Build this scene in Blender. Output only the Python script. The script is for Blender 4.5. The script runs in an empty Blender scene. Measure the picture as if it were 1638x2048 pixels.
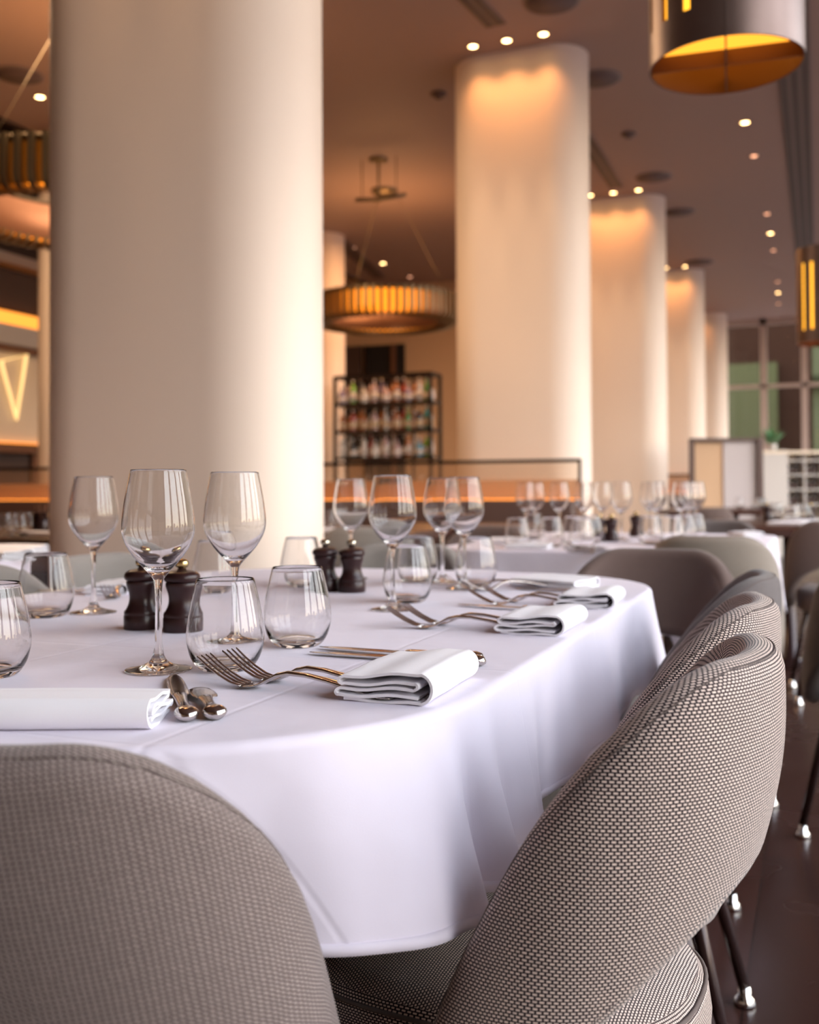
import bpy, bmesh, math, random
from mathutils import Vector, Matrix
R = math.radians
random.seed(7)
SC = bpy.context.scene
COL = SC.collection

# ---------------------------------------------------------------- camera
CAM_Z = 0.948
TZ = 0.75                      # top of the cloth
YAW, PITCH, ROLL, SHIFT = R(21.8), R(1.0), R(-0.3), -0.0400
cam_d = bpy.data.cameras.new('camera')
cam_d.sensor_fit = 'VERTICAL'; cam_d.sensor_height = 36; cam_d.lens = 36
cam_d.shift_y = SHIFT
cam_d.clip_start = 0.05; cam_d.clip_end = 400
cam_d.dof.use_dof = True
cam_d.dof.focus_distance = 1.04
cam_d.dof.aperture_fstop = 5.0
cam = bpy.data.objects.new('camera', cam_d); COL.objects.link(cam)
CM = Matrix.Translation((0, 0, CAM_Z)) @ Matrix.Rotation(YAW, 4, 'Z') @ Matrix.Rotation(R(90)+PITCH, 4, 'X') @ Matrix.Rotation(ROLL, 4, 'Z')
cam.matrix_world = CM
SC.camera = cam

def ray(px, py):
    return (CM.to_3x3() @ Vector(((px-819)/2048, (1024-py)/2048+SHIFT, -1.0)))
def P(px, py, z=TZ):
    """where the sight line through a photo pixel meets the level plane z"""
    d = ray(px, py); t = (z-CAM_Z)/d.z
    return Vector((d.x*t, d.y*t, z))
def Q(px, a):
    """ground point on the sight line through column px at world y = a"""
    d = ray(px, 978); return Vector((d.x*a/d.y, a, 0))
def proj(p):
    q = CM.inverted() @ Vector(p)
    return (819+2048*q.x/-q.z, 1024-2048*(q.y/-q.z-SHIFT))

# ---------------------------------------------------------------- render look
SC.view_settings.view_transform = 'Standard'
SC.view_settings.look = 'None'
SC.view_settings.exposure = 0.18
SC.view_settings.gamma = 1.0
SC.view_settings.use_curve_mapping = False
cy = SC.cycles
cy.max_bounces = 20; cy.diffuse_bounces = 4; cy.glossy_bounces = 6
cy.transmission_bounces = 20; cy.transparent_max_bounces = 24
cy.caustics_reflective = False; cy.caustics_refractive = True
cy.blur_glossy = 0.6
cy.sample_clamp_indirect = 3.0
cy.use_denoising = True

# ---------------------------------------------------------------- sky
SKY = 10.0
w = bpy.data.worlds.new('sky'); SC.world = w; w.use_nodes = True
nt = w.node_tree; nt.nodes.clear()
tc = nt.nodes.new('ShaderNodeTexCoord'); sp = nt.nodes.new('ShaderNodeSeparateXYZ')
cr = nt.nodes.new('ShaderNodeValToRGB'); bg = nt.nodes.new('ShaderNodeBackground'); wo = nt.nodes.new('ShaderNodeOutputWorld')
mp = nt.nodes.new('ShaderNodeMapRange'); mp.inputs['From Min'].default_value = -0.2; mp.inputs['From Max'].default_value = 1.0
el = cr.color_ramp.elements
el[0].position = 0.0; el[0].color = (.10, .085, .08, 1)
el[1].position = 1.0; el[1].color = (.60, .67, .93, 1)
for pos, c in ((.15, (.16, .13, .12, 1)), (.175, (.95, .72, .50, 1)), (.24, (1.0, .86, .80, 1)), (.42, (.86, .86, .98, 1))):
    e = el.new(pos); e.color = c
nt.links.new(tc.outputs['Generated'], sp.inputs[0]); nt.links.new(sp.outputs['Z'], mp.inputs['Value'])
nt.links.new(mp.outputs[0], cr.inputs[0]); nt.links.new(cr.outputs[0], bg.inputs[0])
bg.inputs[1].default_value = SKY
nt.links.new(bg.outputs[0], wo.inputs[0])

WIN_R, WIN_B, CEIL = 2.75, -4.2, 4.41     # right window wall (x), wall behind the camera (y), ceiling
def portal(name, loc, rot, sx, sy):
    L = bpy.data.lights.new(name, 'AREA'); L.shape = 'RECTANGLE'; L.size = sx; L.size_y = sy
    L.cycles.is_portal = True
    o = bpy.data.objects.new(name, L); o.location = loc; o.rotation_euler = rot; COL.objects.link(o); return o
portal('daylight_side_window', (WIN_R+.05, 10.4, 2.2), (0, R(90), 0), 4.4, 23.6)
portal('daylight_far_window', (-.4, 22.3, 2.2), (R(-90), 0, 0), 6.0, 4.4)
WARM = (1.0, .50, .20)
WARM2 = (1.0, .66, .38)

# ================================================================ materials
def new_mat(name):
    m = bpy.data.materials.new(name); m.use_nodes = True
    n = m.node_tree.nodes; b = n['Principled BSDF']; return m, m.node_tree, n, b
def mat(name, col, rough=.5, metal=0, spec=.5, bump=None, var=None, sheen=0, coat=0):
    m, t, n, b = new_mat(name)
    b.inputs['Base Color'].default_value = (*col, 1); b.inputs['Roughness'].default_value = rough
    b.inputs['Metallic'].default_value = metal; b.inputs['Specular IOR Level'].default_value = spec
    if sheen: b.inputs['Sheen Weight'].default_value = sheen
    if coat: b.inputs['Coat Weight'].default_value = coat; b.inputs['Coat Roughness'].default_value = .1
    if var or bump:
        tc = n.new('ShaderNodeTexCoord'); nz = n.new('ShaderNodeTexNoise'); t.links.new(tc.outputs['Object'], nz.inputs['Vector'])
        nz.inputs['Scale'].default_value = (bump or var)[0]; nz.inputs['Detail'].default_value = 5
        if bump:
            bp = n.new('ShaderNodeBump'); bp.inputs['Strength'].default_value = bump[1]; bp.inputs['Distance'].default_value = bump[2]
            t.links.new(nz.outputs['Fac'], bp.inputs['Height']); t.links.new(bp.outputs[0], b.inputs['Normal'])
        if var:
            nz2 = n.new('ShaderNodeTexNoise'); t.links.new(tc.outputs['Object'], nz2.inputs['Vector']); nz2.inputs['Scale'].default_value = var[0]
            mx = n.new('ShaderNodeMixRGB'); mx.inputs[1].default_value = (*col, 1); mx.inputs[2].default_value = (*var[1], 1)
            t.links.new(nz2.outputs['Fac'], mx.inputs[0]); t.links.new(mx.outputs[0], b.inputs['Base Color'])
    return m
def emit(name, col, s):
    m, t, n, b = new_mat(name)
    b.inputs['Base Color'].default_value = (*[c*.4 for c in col], 1)
    b.inputs['Emission Color'].default_value = (*col, 1); b.inputs['Emission Strength'].default_value = s
    return m
def glass_solid(name, col=(1, 1, 1), ior=1.5, rough=0):
    m, t, n, b = new_mat(name); n.remove(b)
    g = n.new('ShaderNodeBsdfGlass'); g.inputs['Color'].default_value = (*col, 1); g.inputs['IOR'].default_value = 1.43; g.inputs['Roughness'].default_value = rough
    t.links.new(g.outputs[0], n['Material Output'].inputs[0]); return m
def glass_pane(name, tint=(1, 1, 1), refl=.08, diff=0, dcol=(.6, .5, .4)):
    m, t, n, b = new_mat(name); n.remove(b)
    tr = n.new('ShaderNodeBsdfTransparent'); tr.inputs[0].default_value = (*tint, 1)
    gl = n.new('ShaderNodeBsdfGlossy'); gl.inputs['Roughness'].default_value = .02
    mx = n.new('ShaderNodeMixShader'); mx.inputs[0].default_value = refl
    t.links.new(tr.outputs[0], mx.inputs[1]); t.links.new(gl.outputs[0], mx.inputs[2])
    o = mx
    if diff:
        df = n.new('ShaderNodeBsdfDiffuse'); df.inputs[0].default_value = (*dcol, 1)
        tl = n.new('ShaderNodeBsdfTranslucent'); tl.inputs[0].default_value = (*dcol, 1)
        ad = n.new('ShaderNodeMixShader'); t.links.new(df.outputs[0], ad.inputs[1]); t.links.new(tl.outputs[0], ad.inputs[2])
        m2 = n.new('ShaderNodeMixShader'); m2.inputs[0].default_value = diff
        t.links.new(mx.outputs[0], m2.inputs[1]); t.links.new(ad.outputs[0], m2.inputs[2]); o = m2
    t.links.new(o.outputs[0], n['Material Output'].inputs[0]); return m
def fabric(name, light, dark, bw=.0036, rh=.0030, mortar=.00055, ang=0, bump=.5, noise=.25):
    """woven upholstery: rows of pale knots on a dark ground, laid out in the cloth's own UV in metres"""
    m, t, n, b = new_mat(name)
    uv = n.new('ShaderNodeUVMap'); mapn = n.new('ShaderNodeMapping'); mapn.inputs['Rotation'].default_value = (0, 0, ang)
    br = n.new('ShaderNodeTexBrick'); br.inputs['Scale'].default_value = 1
    br.inputs['Brick Width'].default_value = bw; br.inputs['Row Height'].default_value = rh
    br.inputs['Mortar Size'].default_value = mortar; br.inputs['Mortar Smooth'].default_value = .25
    br.inputs['Color1'].default_value = (*light, 1); br.inputs['Color2'].default_value = (*[c*.86 for c in light], 1)
    br.inputs['Mortar'].default_value = (*dark, 1)
    t.links.new(uv.outputs[0], mapn.inputs[0])
    # slight waver of the threads
    nz = n.new('ShaderNodeTexNoise'); nz.inputs['Scale'].default_value = 60
    t.links.new(uv.outputs[0], nz.inputs['Vector'])
    vm = n.new('ShaderNodeVectorMath'); vm.operation = 'SCALE'; vm.inputs['Scale'].default_value = .0012
    t.links.new(nz.outputs['Color'], vm.inputs[0])
    va = n.new('ShaderNodeVectorMath'); va.operation = 'ADD'
    t.links.new(mapn.outputs[0], va.inputs[0]); t.links.new(vm.outputs[0], va.inputs[1])
    t.links.new(va.outputs[0], br.inputs['Vector'])
    nz3 = n.new('ShaderNodeTexNoise'); nz3.inputs['Scale'].default_value = 900; t.links.new(uv.outputs[0], nz3.inputs['Vector'])
    mr = n.new('ShaderNodeMapRange'); mr.inputs['To Min'].default_value = 1-noise; mr.inputs['To Max'].default_value = 1+noise
    t.links.new(nz3.outputs['Fac'], mr.inputs['Value'])
    mu = n.new('ShaderNodeVectorMath'); mu.operation = 'SCALE'
    t.links.new(br.outputs['Color'], mu.inputs[0]); t.links.new(mr.outputs[0], mu.inputs['Scale'])
    t.links.new(mu.outputs[0], b.inputs['Base Color'])
    bp = n.new('ShaderNodeBump'); bp.inputs['Strength'].default_value = bump; bp.inputs['Distance'].default_value = .0008; bp.invert = True
    t.links.new(br.outputs['Fac'], bp.inputs['Height']); t.links.new(bp.outputs[0], b.inputs['Normal'])
    b.inputs['Roughness'].default_value = .85; b.inputs['Specular IOR Level'].default_value = .25
    b.inputs['Sheen Weight'].default_value = .25
    return m
def cloth_mat(name, col, crease=(.37, .41)):
    m, t, n, b = new_mat(name)
    b.inputs['Base Color'].default_value = (*col, 1); b.inputs['Roughness'].default_value = .75
    b.inputs['Specular IOR Level'].default_value = .3; b.inputs['Sheen Weight'].default_value = .15
    tc = n.new('ShaderNodeTexCoord'); sx = n.new('ShaderNodeSeparateXYZ'); t.links.new(tc.outputs['UV'], sx.inputs[0])
    hs = []
    for ax, per in (('X', crease[0]), ('Y', crease[1])):
        a = n.new('ShaderNodeMath'); a.operation = 'PINGPONG'; a.inputs[1].default_value = per/2
        t.links.new(sx.outputs[ax], a.inputs[0])
        r_ = n.new('ShaderNodeMapRange'); r_.inputs['From Max'].default_value = .006; r_.interpolation_type = 'SMOOTHSTEP'
        t.links.new(a.outputs[0], r_.inputs['Value']); hs.append(r_)
    ad = n.new('ShaderNodeMath'); ad.operation = 'ADD'; t.links.new(hs[0].outputs[0], ad.inputs[0]); t.links.new(hs[1].outputs[0], ad.inputs[1])
    bp = n.new('ShaderNodeBump'); bp.inputs['Strength'].default_value = .35; bp.inputs['Distance'].default_value = .0012
    t.links.new(ad.outputs[0], bp.inputs['Height'])
    nz = n.new('ShaderNodeTexNoise'); nz.inputs['Scale'].default_value = 7; nz.inputs['Detail'].default_value = 3
    t.links.new(tc.outputs['Object'], nz.inputs['Vector'])
    b2 = n.new('ShaderNodeBump'); b2.inputs['Strength'].default_value = .35; b2.inputs['Distance'].default_value = .02
    t.links.new(nz.outputs['Fac'], b2.inputs['Height']); t.links.new(bp.outputs[0], b2.inputs['Normal'])
    nf = n.new('ShaderNodeTexNoise'); nf.inputs['Scale'].default_value = 900; t.links.new(tc.outputs['Object'], nf.inputs['Vector'])
    b3 = n.new('ShaderNodeBump'); b3.inputs['Strength'].default_value = .12; b3.inputs['Distance'].default_value = .0006
    t.links.new(nf.outputs['Fac'], b3.inputs['Height']); t.links.new(b2.outputs[0], b3.inputs['Normal'])
    t.links.new(b3.outputs[0], b.inputs['Normal'])
    return m
def floor_mat():
    m, t, n, b = new_mat('dark_wood_floor')
    tc = n.new('ShaderNodeTexCoord'); br = n.new('ShaderNodeTexBrick'); mp = n.new('ShaderNodeMapping'); mp.inputs['Rotation'].default_value = (0, 0, R(90))
    t.links.new(tc.outputs['Object'], mp.inputs[0]); t.links.new(mp.outputs[0], br.inputs['Vector'])
    br.inputs['Scale'].default_value = 1; br.inputs['Brick Width'].default_value = 1.4; br.inputs['Row Height'].default_value = .14; br.inputs['Mortar Size'].default_value = .002
    br.inputs['Color1'].default_value = (.030, .012, .010, 1); br.inputs['Color2'].default_value = (.046, .018, .014, 1); br.inputs['Mortar'].default_value = (.012, .007, .006, 1)
    t.links.new(br.outputs['Color'], b.inputs['Base Color'])
    nz = n.new('ShaderNodeTexNoise'); nz.inputs['Scale'].default_value = 5; t.links.new(tc.outputs['Object'], nz.inputs['Vector'])
    mr = n.new('ShaderNodeMapRange'); mr.inputs['To Min'].default_value = .18; mr.inputs['To Max'].default_value = .34; b.inputs['Specular IOR Level'].default_value = .3
    t.links.new(nz.outputs['Fac'], mr.inputs['Value']); t.links.new(mr.outputs[0], b.inputs['Roughness'])
    return m

M = dict(
    cloth=cloth_mat('white_tablecloth_linen', (.77, .715, .815)),
    napkin=mat('white_napkin_cotton', (.88, .86, .90), .85, bump=(700, .15, .0008), sheen=.1),
    steel=mat('polished_steel', (.62, .57, .54), .12, 1),
    chrome=mat('chrome', (.8, .78, .76), .1, 1),
    brass=mat('ribbed_brass', (.75, .55, .25), .22, 1),
    pewter=mat('pale_brass', (.62, .56, .44), .25, 1),
    millwood=mat('dark_stained_wood', (.030, .011, .011), .33, spec=.35, coat=.08, bump=(40, .1, .001)),
    glass=glass_solid('clear_crystal', (1, 1, 1), 1.5),
    col=mat('cream_plaster', (.90, .745, .625), .55, bump=(30, .08, .004)),
    ceil=mat('taupe_ceiling_paint', (.40, .28, .24), .6),
    ceildark=mat('dark_ceiling', (.05, .03, .025), .8),
    slot=mat('dark_slot', (.10, .065, .055), .6),
    slotlip=mat('slot_lip', (.22, .155, .135), .5),
    speaker=mat('speaker_cloth', (.15, .10, .09), .8),
    wall=mat('tan_wall_paint', (.62, .40, .24), .6),
    cream=mat('cream_wall_panel', (.80, .66, .50), .5),
    darkwall=mat('dark_brown_wall', (.06, .032, .025), .6),
    openshade=mat('opening_shade_black', (.012, .007, .006), .9),
    trim=mat('bronze_trim', (.20, .09, .05), .4, .4),
    frame=mat('mullion_paint', (.50, .38, .33), .4),
    blacksteel=mat('blackened_steel', (.035, .022, .018), .35, .6),
    leg=mat('dark_lacquered_leg', (.03, .014, .013), .25, .3),
    leather=mat('brown_leather', (.085, .042, .032), .5, bump=(120, .2, .001)),
    wood=mat('dark_table_wood', (.06, .025, .02), .25, var=(12, (.09, .04, .03))),
    bronze=mat('bronze_sheet', (.12, .078, .066), .40, .7, var=(6, (.20, .145, .13))),
    bronze_in=mat('amber_lacquer', (.13, .045, .012), .5, .0),
    rib=mat('antique_brass_rib', (.22, .16, .09), .35, .6),
    seam=mat('dark_seam', (.13, .10, .09), .9),
    floor=floor_mat(),
    amber=emit('amber_diffuser', (1.0, .27, .015), 2.0),
    amberdim=emit('dim_amber_diffuser', (1.0, .27, .02), .10),
    ambersoft=emit('amber_strip', (1.0, .30, .04), 2.8),
    ambercove=emit('amber_cove', (1.0, .32, .04), 1.6),
    bulb=emit('downlight_bulb', (1.0, .62, .25), 16.0),
    bulbdim=emit('dim_downlight_bulb', (1.0, .45, .25), 3.0),
    neon=emit('pale_light_line', (1.0, .66, .26), 1.3),
    pane=glass_pane('window_glass', (.95, .97, .93), .03),
    screen=glass_pane('tinted_screen_glass', (.97, .93, .88), .05, .10, (.75, .5, .32)),
    frost=glass_pane('frosted_glass', (.95, .9, .85), .03, .55, (.9, .62, .40)),
    white=mat('white_paint', (.55, .50, .46), .5),
    pinkgrey=mat('pale_grey_panel', (.52, .46, .46), .5),
    leaf=mat('green_leaf', (.10, .30, .12), .5, sheen=.1),
    pot=mat('clay_pot', (.4, .3, .26), .6),
)
FAB = dict(
    dots=fabric('bobbled_beige_weave', (.93, .755, .66), (.020, .008, .011), .0035, .0028, .00068),
    dots2=fabric('bobbled_grey_weave', (.55, .48, .46), (.02, .01, .012), .0042, .0034, .0008),
    grey=fabric('taupe_grey_weave', (.35, .285, .255), (.075, .046, .044), .0048, .0023, .00058, R(38), .8),
    brown=fabric('taupe_brown_weave', (.19, .135, .115), (.10, .062, .055), .003, .002, .0004),
    beige=fabric('beige_grey_weave', (.36, .31, .26), (.22, .18, .15), .003, .002, .0004),
    pale=fabric('pale_grey_weave', (.34, .31, .28), (.18, .155, .14), .003, .002, .0004),
    dark=fabric('dark_grey_weave', (.17, .145, .14), (.08, .065, .065), .003, .002, .0004),
)

# ================================================================ object helpers
def link(o, parent=None):
    COL.objects.link(o)
    if parent: o.parent = parent
    return o
def obj(name, bm, m, parent=None, smooth=True, loc=None, rot=None, keep=False):
    me = bpy.data.meshes.new(name)
    if not keep: bmesh.ops.recalc_face_normals(bm, faces=bm.faces)
    bm.to_mesh(me); bm.free()
    ms = m if isinstance(m, (list, tuple)) else [m]
    for x in ms: me.materials.append(x)
    if smooth: me.polygons.foreach_set('use_smooth', [True]*len(me.polygons))
    o = bpy.data.objects.new(name, me); link(o, parent)
    if loc is not None: o.location = loc
    if rot is not None: o.rotation_euler = rot
    return o
def sharp(o, ang=35):
    o.data.set_sharp_from_angle(angle=R(ang)); return o
def pydata(name, vs, fs, m, parent=None, smooth=True, uvs=None):
    me = bpy.data.meshes.new(name); me.from_pydata(vs, [], fs); me.validate()
    me.materials.append(m)
    if smooth: me.polygons.foreach_set('use_smooth', [True]*len(me.polygons))
    if uvs:
        ul = me.uv_layers.new(name='UVMap'); k = 0
        for f in uvs:
            for u in f: ul.data[k].uv = u; k += 1
    o = bpy.data.objects.new(name, me); link(o, parent); return o
def thing(name, label, cat, loc=(0, 0, 0), rz=0, group=None):
    o = bpy.data.objects.new(name, None); o.empty_display_size = .1; link(o)
    o.location = loc; o.rotation_euler = (0, 0, rz); o['label'] = label; o['category'] = cat
    if group: o['group'] = group
    return o
def tag(o, label, cat, group=None, kind=None):
    o['label'] = label; o['category'] = cat
    if group: o['group'] = group
    if kind: o['kind'] = kind
    return o
def struct(o, label=None):
    o['kind'] = 'structure'
    if label: o['label'] = label
    return o
def dup(root, loc, rz, label=None, group=None, scale=None):
    r = root.copy(); COL.objects.link(r); r.location = loc; r.rotation_euler = (0, 0, rz)
    if label: r['label'] = label
    if group: r['group'] = group
    if scale: r.scale = (scale,)*3
    for ch in list(root.children):
        c = ch.copy(); COL.objects.link(c); c.parent = r
        for g in list(ch.children):
            d = g.copy(); COL.objects.link(d); d.parent = c
    return r
def box(bm, x0, x1, y0, y1, z0, z1, bev=0):
    vs = [bm.verts.new((x, y, z)) for x in (x0, x1) for y in (y0, y1) for z in (z0, z1)]
    fs = [(0, 1, 3, 2), (4, 6, 7, 5), (0, 4, 5, 1), (2, 3, 7, 6), (0, 2, 6, 4), (1, 5, 7, 3)]
    faces = [bm.faces.new([vs[i] for i in f]) for f in fs]
    if bev:
        es = list({e for f in faces for e in f.edges})
        bmesh.ops.bevel(bm, geom=es, offset=bev, segments=2, affect='EDGES', profile=.5)
def boxo(name, b, m, parent=None, bev=0, loc=None, rot=None):
    bm = bmesh.new(); box(bm, *b, bev); o = obj(name, bm, m, parent, smooth=bool(bev), loc=loc, rot=rot)
    if bev: sharp(o, 40)
    return o
def tube(bm, pts, r, seg=10, caps=True, closed=False):
    pts = [Vector(p) for p in pts]; rs = r if isinstance(r, (list, tuple)) else [r]*len(pts)
    rings = []; n0 = None; N = len(pts)
    for i, p in enumerate(pts):
        if closed: d = pts[(i+1) % N]-pts[i-1]
        else: d = pts[min(i+1, N-1)]-pts[max(i-1, 0)]
        d.normalize()
        if n0 is None:
            n0 = d.cross(Vector((0, 0, 1)))
            if n0.length < .1: n0 = d.cross(Vector((1, 0, 0)))
        n0 = (n0-d*n0.dot(d)).normalized(); b = d.cross(n0)
        rings.append([bm.verts.new(p+(n0*math.cos(2*math.pi*k/seg)+b*math.sin(2*math.pi*k/seg))*rs[i]) for k in range(seg)])
    for i in range(N if closed else N-1):
        A, B = rings[i], rings[(i+1) % N]
        for k in range(seg): bm.faces.new((A[k], A[(k+1) % seg], B[(k+1) % seg], B[k]))
    if caps and not closed:
        bm.faces.new(rings[0][::-1]); bm.faces.new(rings[-1])
def lathe(bm, prof, seg=32, cx=0, cy=0):
    """prof: (r, z) points; r = 0 closes on the axis"""
    rings = []
    for r, z in prof:
        if r < 1e-6: rings.append([bm.verts.new((cx, cy, z))])
        else: rings.append([bm.verts.new((cx+r*math.cos(2*math.pi*k/seg), cy+r*math.sin(2*math.pi*k/seg), z)) for k in range(seg)])
    for A, B in zip(rings, rings[1:]):
        for k in range(seg):
            k2 = (k+1) % seg
            if len(A) == 1 and len(B) == 1: continue
            if len(A) == 1: bm.faces.new((A[0], B[k2], B[k]))
            elif len(B) == 1: bm.faces.new((A[k], A[k2], B[0]))
            else: bm.faces.new((A[k], A[k2], B[k2], B[k]))
def smooth_prof(pts, n=4):
    """Catmull-Rom through profile points"""
    out = []; L = len(pts)
    for i in range(L-1):
        p0, p1, p2, p3 = pts[max(i-1, 0)], pts[i], pts[i+1], pts[min(i+2, L-1)]
        for k in range(n):
            t = k/n
            out.append(tuple(.5*((2*b)+(-a+c)*t+(2*a-5*b+4*c-d)*t*t+(-a+3*b-3*c+d)*t**3) for a, b, c, d in zip(p0, p1, p2, p3)))
    out.append(pts[-1]); return out
def loft(bm, secs, cap=True):
    """secs: list of rings (lists of points)"""
    rs = [[bm.verts.new(p) for p in s] for s in secs]; n = len(rs[0])
    for A, B in zip(rs, rs[1:]):
        for k in range(n): bm.faces.new((A[k], A[(k+1) % n], B[(k+1) % n], B[k]))
    if cap: bm.faces.new(rs[0][::-1]); bm.faces.new(rs[-1])
ORD = ['first', 'second', 'third', 'fourth', 'fifth', 'sixth', 'seventh', 'eighth', 'ninth', 'tenth', 'eleventh', 'twelfth', 'thirteenth', 'fourteenth', 'fifteenth', 'sixteenth', 'seventeenth', 'eighteenth', 'nineteenth', 'twentieth', 'twenty-first', 'twenty-second']

# ================================================================ the room
XL, XR, YB, YF = -9.4, WIN_R, WIN_B, 22.2
struct(boxo('floor', (XL-.2, XR+.2, YB-.2, YF+.2, -.12, 0), M['floor']))
struct(boxo('ceiling', (-7.0, XR+.2, YB-.2, YF+.2, CEIL, CEIL+.2), M['ceil']))
bm = bmesh.new(); box(bm, XL-.2, -7.0, YB-.2, 16.2, 5.3, 5.5)
struct(obj('ceiling', bm, M['ceildark'], smooth=False))
bm = bmesh.new(); box(bm, -7.05, -7.0, YB-.2, 16.0, CEIL-.02, 5.3)
struct(obj('trim_soffit', bm, M['ceildark'], smooth=False))

# left wall with its mezzanine front, panels and glowing cove
struct(boxo('wall_left', (XL-.2, XL, YB-.2, 16.2, 0, 5.3), M['darkwall']))
t = thing('mezzanine_front', 'mezzanine wall on the far side with white band, beam and dark glass', 'wall panel', (XL+.01, 10, 0))
boxo('lower_trim', (0, .22, -4, 5.9, 1.42, 1.53), M['trim'], t)
boxo('wall_panel', (0, .12, -4, 5.9, 1.53, 2.68), M['cream'], t)
boxo('upper_trim', (0, .24, -4, 5.9, 2.66, 2.73), M['trim'], t)
boxo('white_band', (0, .30, -4, 5.9, 2.73, 2.97), M['white'], t)
boxo('glass_front', (.0, .05, -4, 5.9, 3.22, 3.70), M['darkwall'], t)
boxo('beam', (0, .30, -4, 5.9, 3.72, 3.84), M['frame'], t)
boxo('light_strip', (.10, .16, -3.9, 5.8, 2.98, 3.16), M['ambercove'], t)
boxo('light_strip', (.13, .17, -3.9, 5.8, 1.535, 1.55), M['ambercove'], t)
# triangular line light on the panel
def onwall(px, py):
    d = ray(px, py); tt = (XL+.175)/d.x; return Vector((XL+.175, d.y*tt, CAM_Z+d.z*tt))
bm = bmesh.new(); tube(bm, [onwall(2, 722), onwall(53, 710), onwall(33, 838)], .022, 8, closed=True)
tag(obj('triangle_light', bm, M['neon']), 'pale triangular line light on the cream wall beneath the mezzanine', 'light')
# shelf alcove and a lit yellow picture below the panel
t = thing('lit_alcove', 'dark wall niche with a lit yellow green window low on the left wall', 'niche', (XL+.01, 10, 0))
boxo('surround', (0, .06, -2.0, 5.5, .95, 1.42), M['darkwall'], t)
boxo('lit_opening', (.06, .08, .55, 1.6, 1.14, 1.38), emit('yellow_window', (.9, .75, .2), .55), t)
boxo('post', (.06, .12, .3, .5, .9, 1.42), M['trim'], t)

# solid wall behind the bar; a black panel paints the doorway's shade
bm = bmesh.new()
xo0, xo1 = Q(738, 16).x, Q(812, 16).x
box(bm, XL-.2, -3.4, 16, 16.2, 0, 5.5)
struct(obj('wall_back', bm, M['wall'], smooth=False))
struct(boxo('wall_return', (-3.6, -3.4, 16.2, YF+.2, 0, CEIL), M['wall']))
t = thing('opening_shade_panel', 'flat black panel painted for the shade of an opening in the tan wall', 'opening', (xo0, 15.99, 1.0))
boxo('back_panel', (0, xo1-xo0, -.02, 0, 0, 2.4), M['openshade'], t)
boxo('jamb', (-.06, .0, -.06, 0, 0, 2.4), M['blacksteel'], t); boxo('jamb', (xo1-xo0-.24, xo1-xo0-.16, -.05, -.02, 0, 2.4), M['trim'], t)
boxo('dark_panel', (xo0*0-.62, -.10, -.08, -.02, .5, 2.4), M['darkwall'], t)
boxo('dark_panel', (-.45, -.18, -.10, -.08, .5, 1.9), M['blacksteel'], t)

# unseen wall behind the camera, left windowless to cut light on the skirt
struct(boxo('wall_rear', (XL-.2, XR, YB-.2, YB, 0, 5.3), M['cream']))

def window_wall(name, axis, fixed, lo, hi, z0, z1, step, rail_z, start=None, mw=.07, md=.12, pane_name='window_pane'):
    bm = bmesh.new(); k = lo if start is None else start
    xs = []
    while k <= hi+1e-3: xs.append(k); k += step
    def b(u0, u1, d0, d1, za, zb):
        if axis == 'y': box(bm, u0, u1, fixed+d0, fixed+d1, za, zb)
        else: box(bm, fixed+d0, fixed+d1, u0, u1, za, zb)
    for x in xs: b(x-mw/2, x+mw/2, 0, md, z0, z1)
    b(lo, hi, 0, md, z0, z0+.08); b(lo, hi, 0, md, z1-.12, z1)
    for rz in rail_z: b(lo, hi, 0, md, rz-.035, rz+.035)
    o = struct(obj(name, bm, M['frame'], smooth=False))
    bm = bmesh.new(); b2 = (lo, hi, md*.45, md*.55, z0+.05, z1-.05)
    if axis == 'y': box(bm, lo, hi, fixed+md*.45, fixed+md*.55, z0+.05, z1-.05)
    else: box(bm, fixed+md*.45, fixed+md*.55, lo, hi, z0+.05, z1-.05)
    obj('window_glass', bm, M['pane'], o, smooth=False)
    return o
struct(boxo('wall_far', (XL-.2, -3.6, YF, YF+.2, 0, 5.5), M['wall']))
struct(boxo('wall_right_blocker', (XR, XR+.2, YB-.2, -1.4, 0, CEIL), M['cream']))  # unseen stretch of wall, added to keep daylight off the near skirt
window_wall('window_1', 'x', XR, -1.4, YF, 0, CEIL, 1.65, [2.9], mw=.34)
FX = lambda px: Q(px, YF).x
window_wall('window_2', 'y', YF, -3.4, XR, 0, CEIL, FX(1614)-FX(1532), [3.02], start=FX(1450)-2*(FX(1614)-FX(1532)), mw=.13)

# outside
struct(tag(boxo('outside_ground', (-40, 80, -60, 90, -.5, -.15), mat('paved_ground', (.16, .13, .12), .7)), 'paved ground outside the windows', 'ground'))
t = thing('green_building', 'pale green glazed building seen through the far windows', 'building', (2, 34, -.15))
boxo('facade', (-4, 26, 0, 6, 0, 16), mat('green_facade', (.085, .092, .052), .9, spec=0), t)
boxo('ledge', (-4, 26, -.4, 0, 4.2, 4.5), mat('green_ledge', (.03, .035, .018), .9, spec=0), t)
t = thing('dark_building', 'dark brown building corner seen through the far windows', 'building', (-2.5, 29, -.15))
boxo('block', (-3, 2.35, 0, 4, 0, 18), mat('brown_facade', (.018, .009, .006), .9, spec=0), t)
boxo('pale_wall', (-3, 1.5, -.3, 0, 0, 4.4), mat('olive_wall', (.04, .042, .02), .9, spec=0), t)
for k in range(9):
    h = random.uniform(3, 9)
    y = -30+k*13
    tag(boxo('distant_tower', (-3, 3, -3, 3, 0, h), mat('tower_facade', (.2, .17, .16), .7), loc=(70, y, -.15)), f'distant harbour building outside the side windows, {ORD[k]} along the shore', 'building', 'distant buildings outside the side windows')

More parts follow.
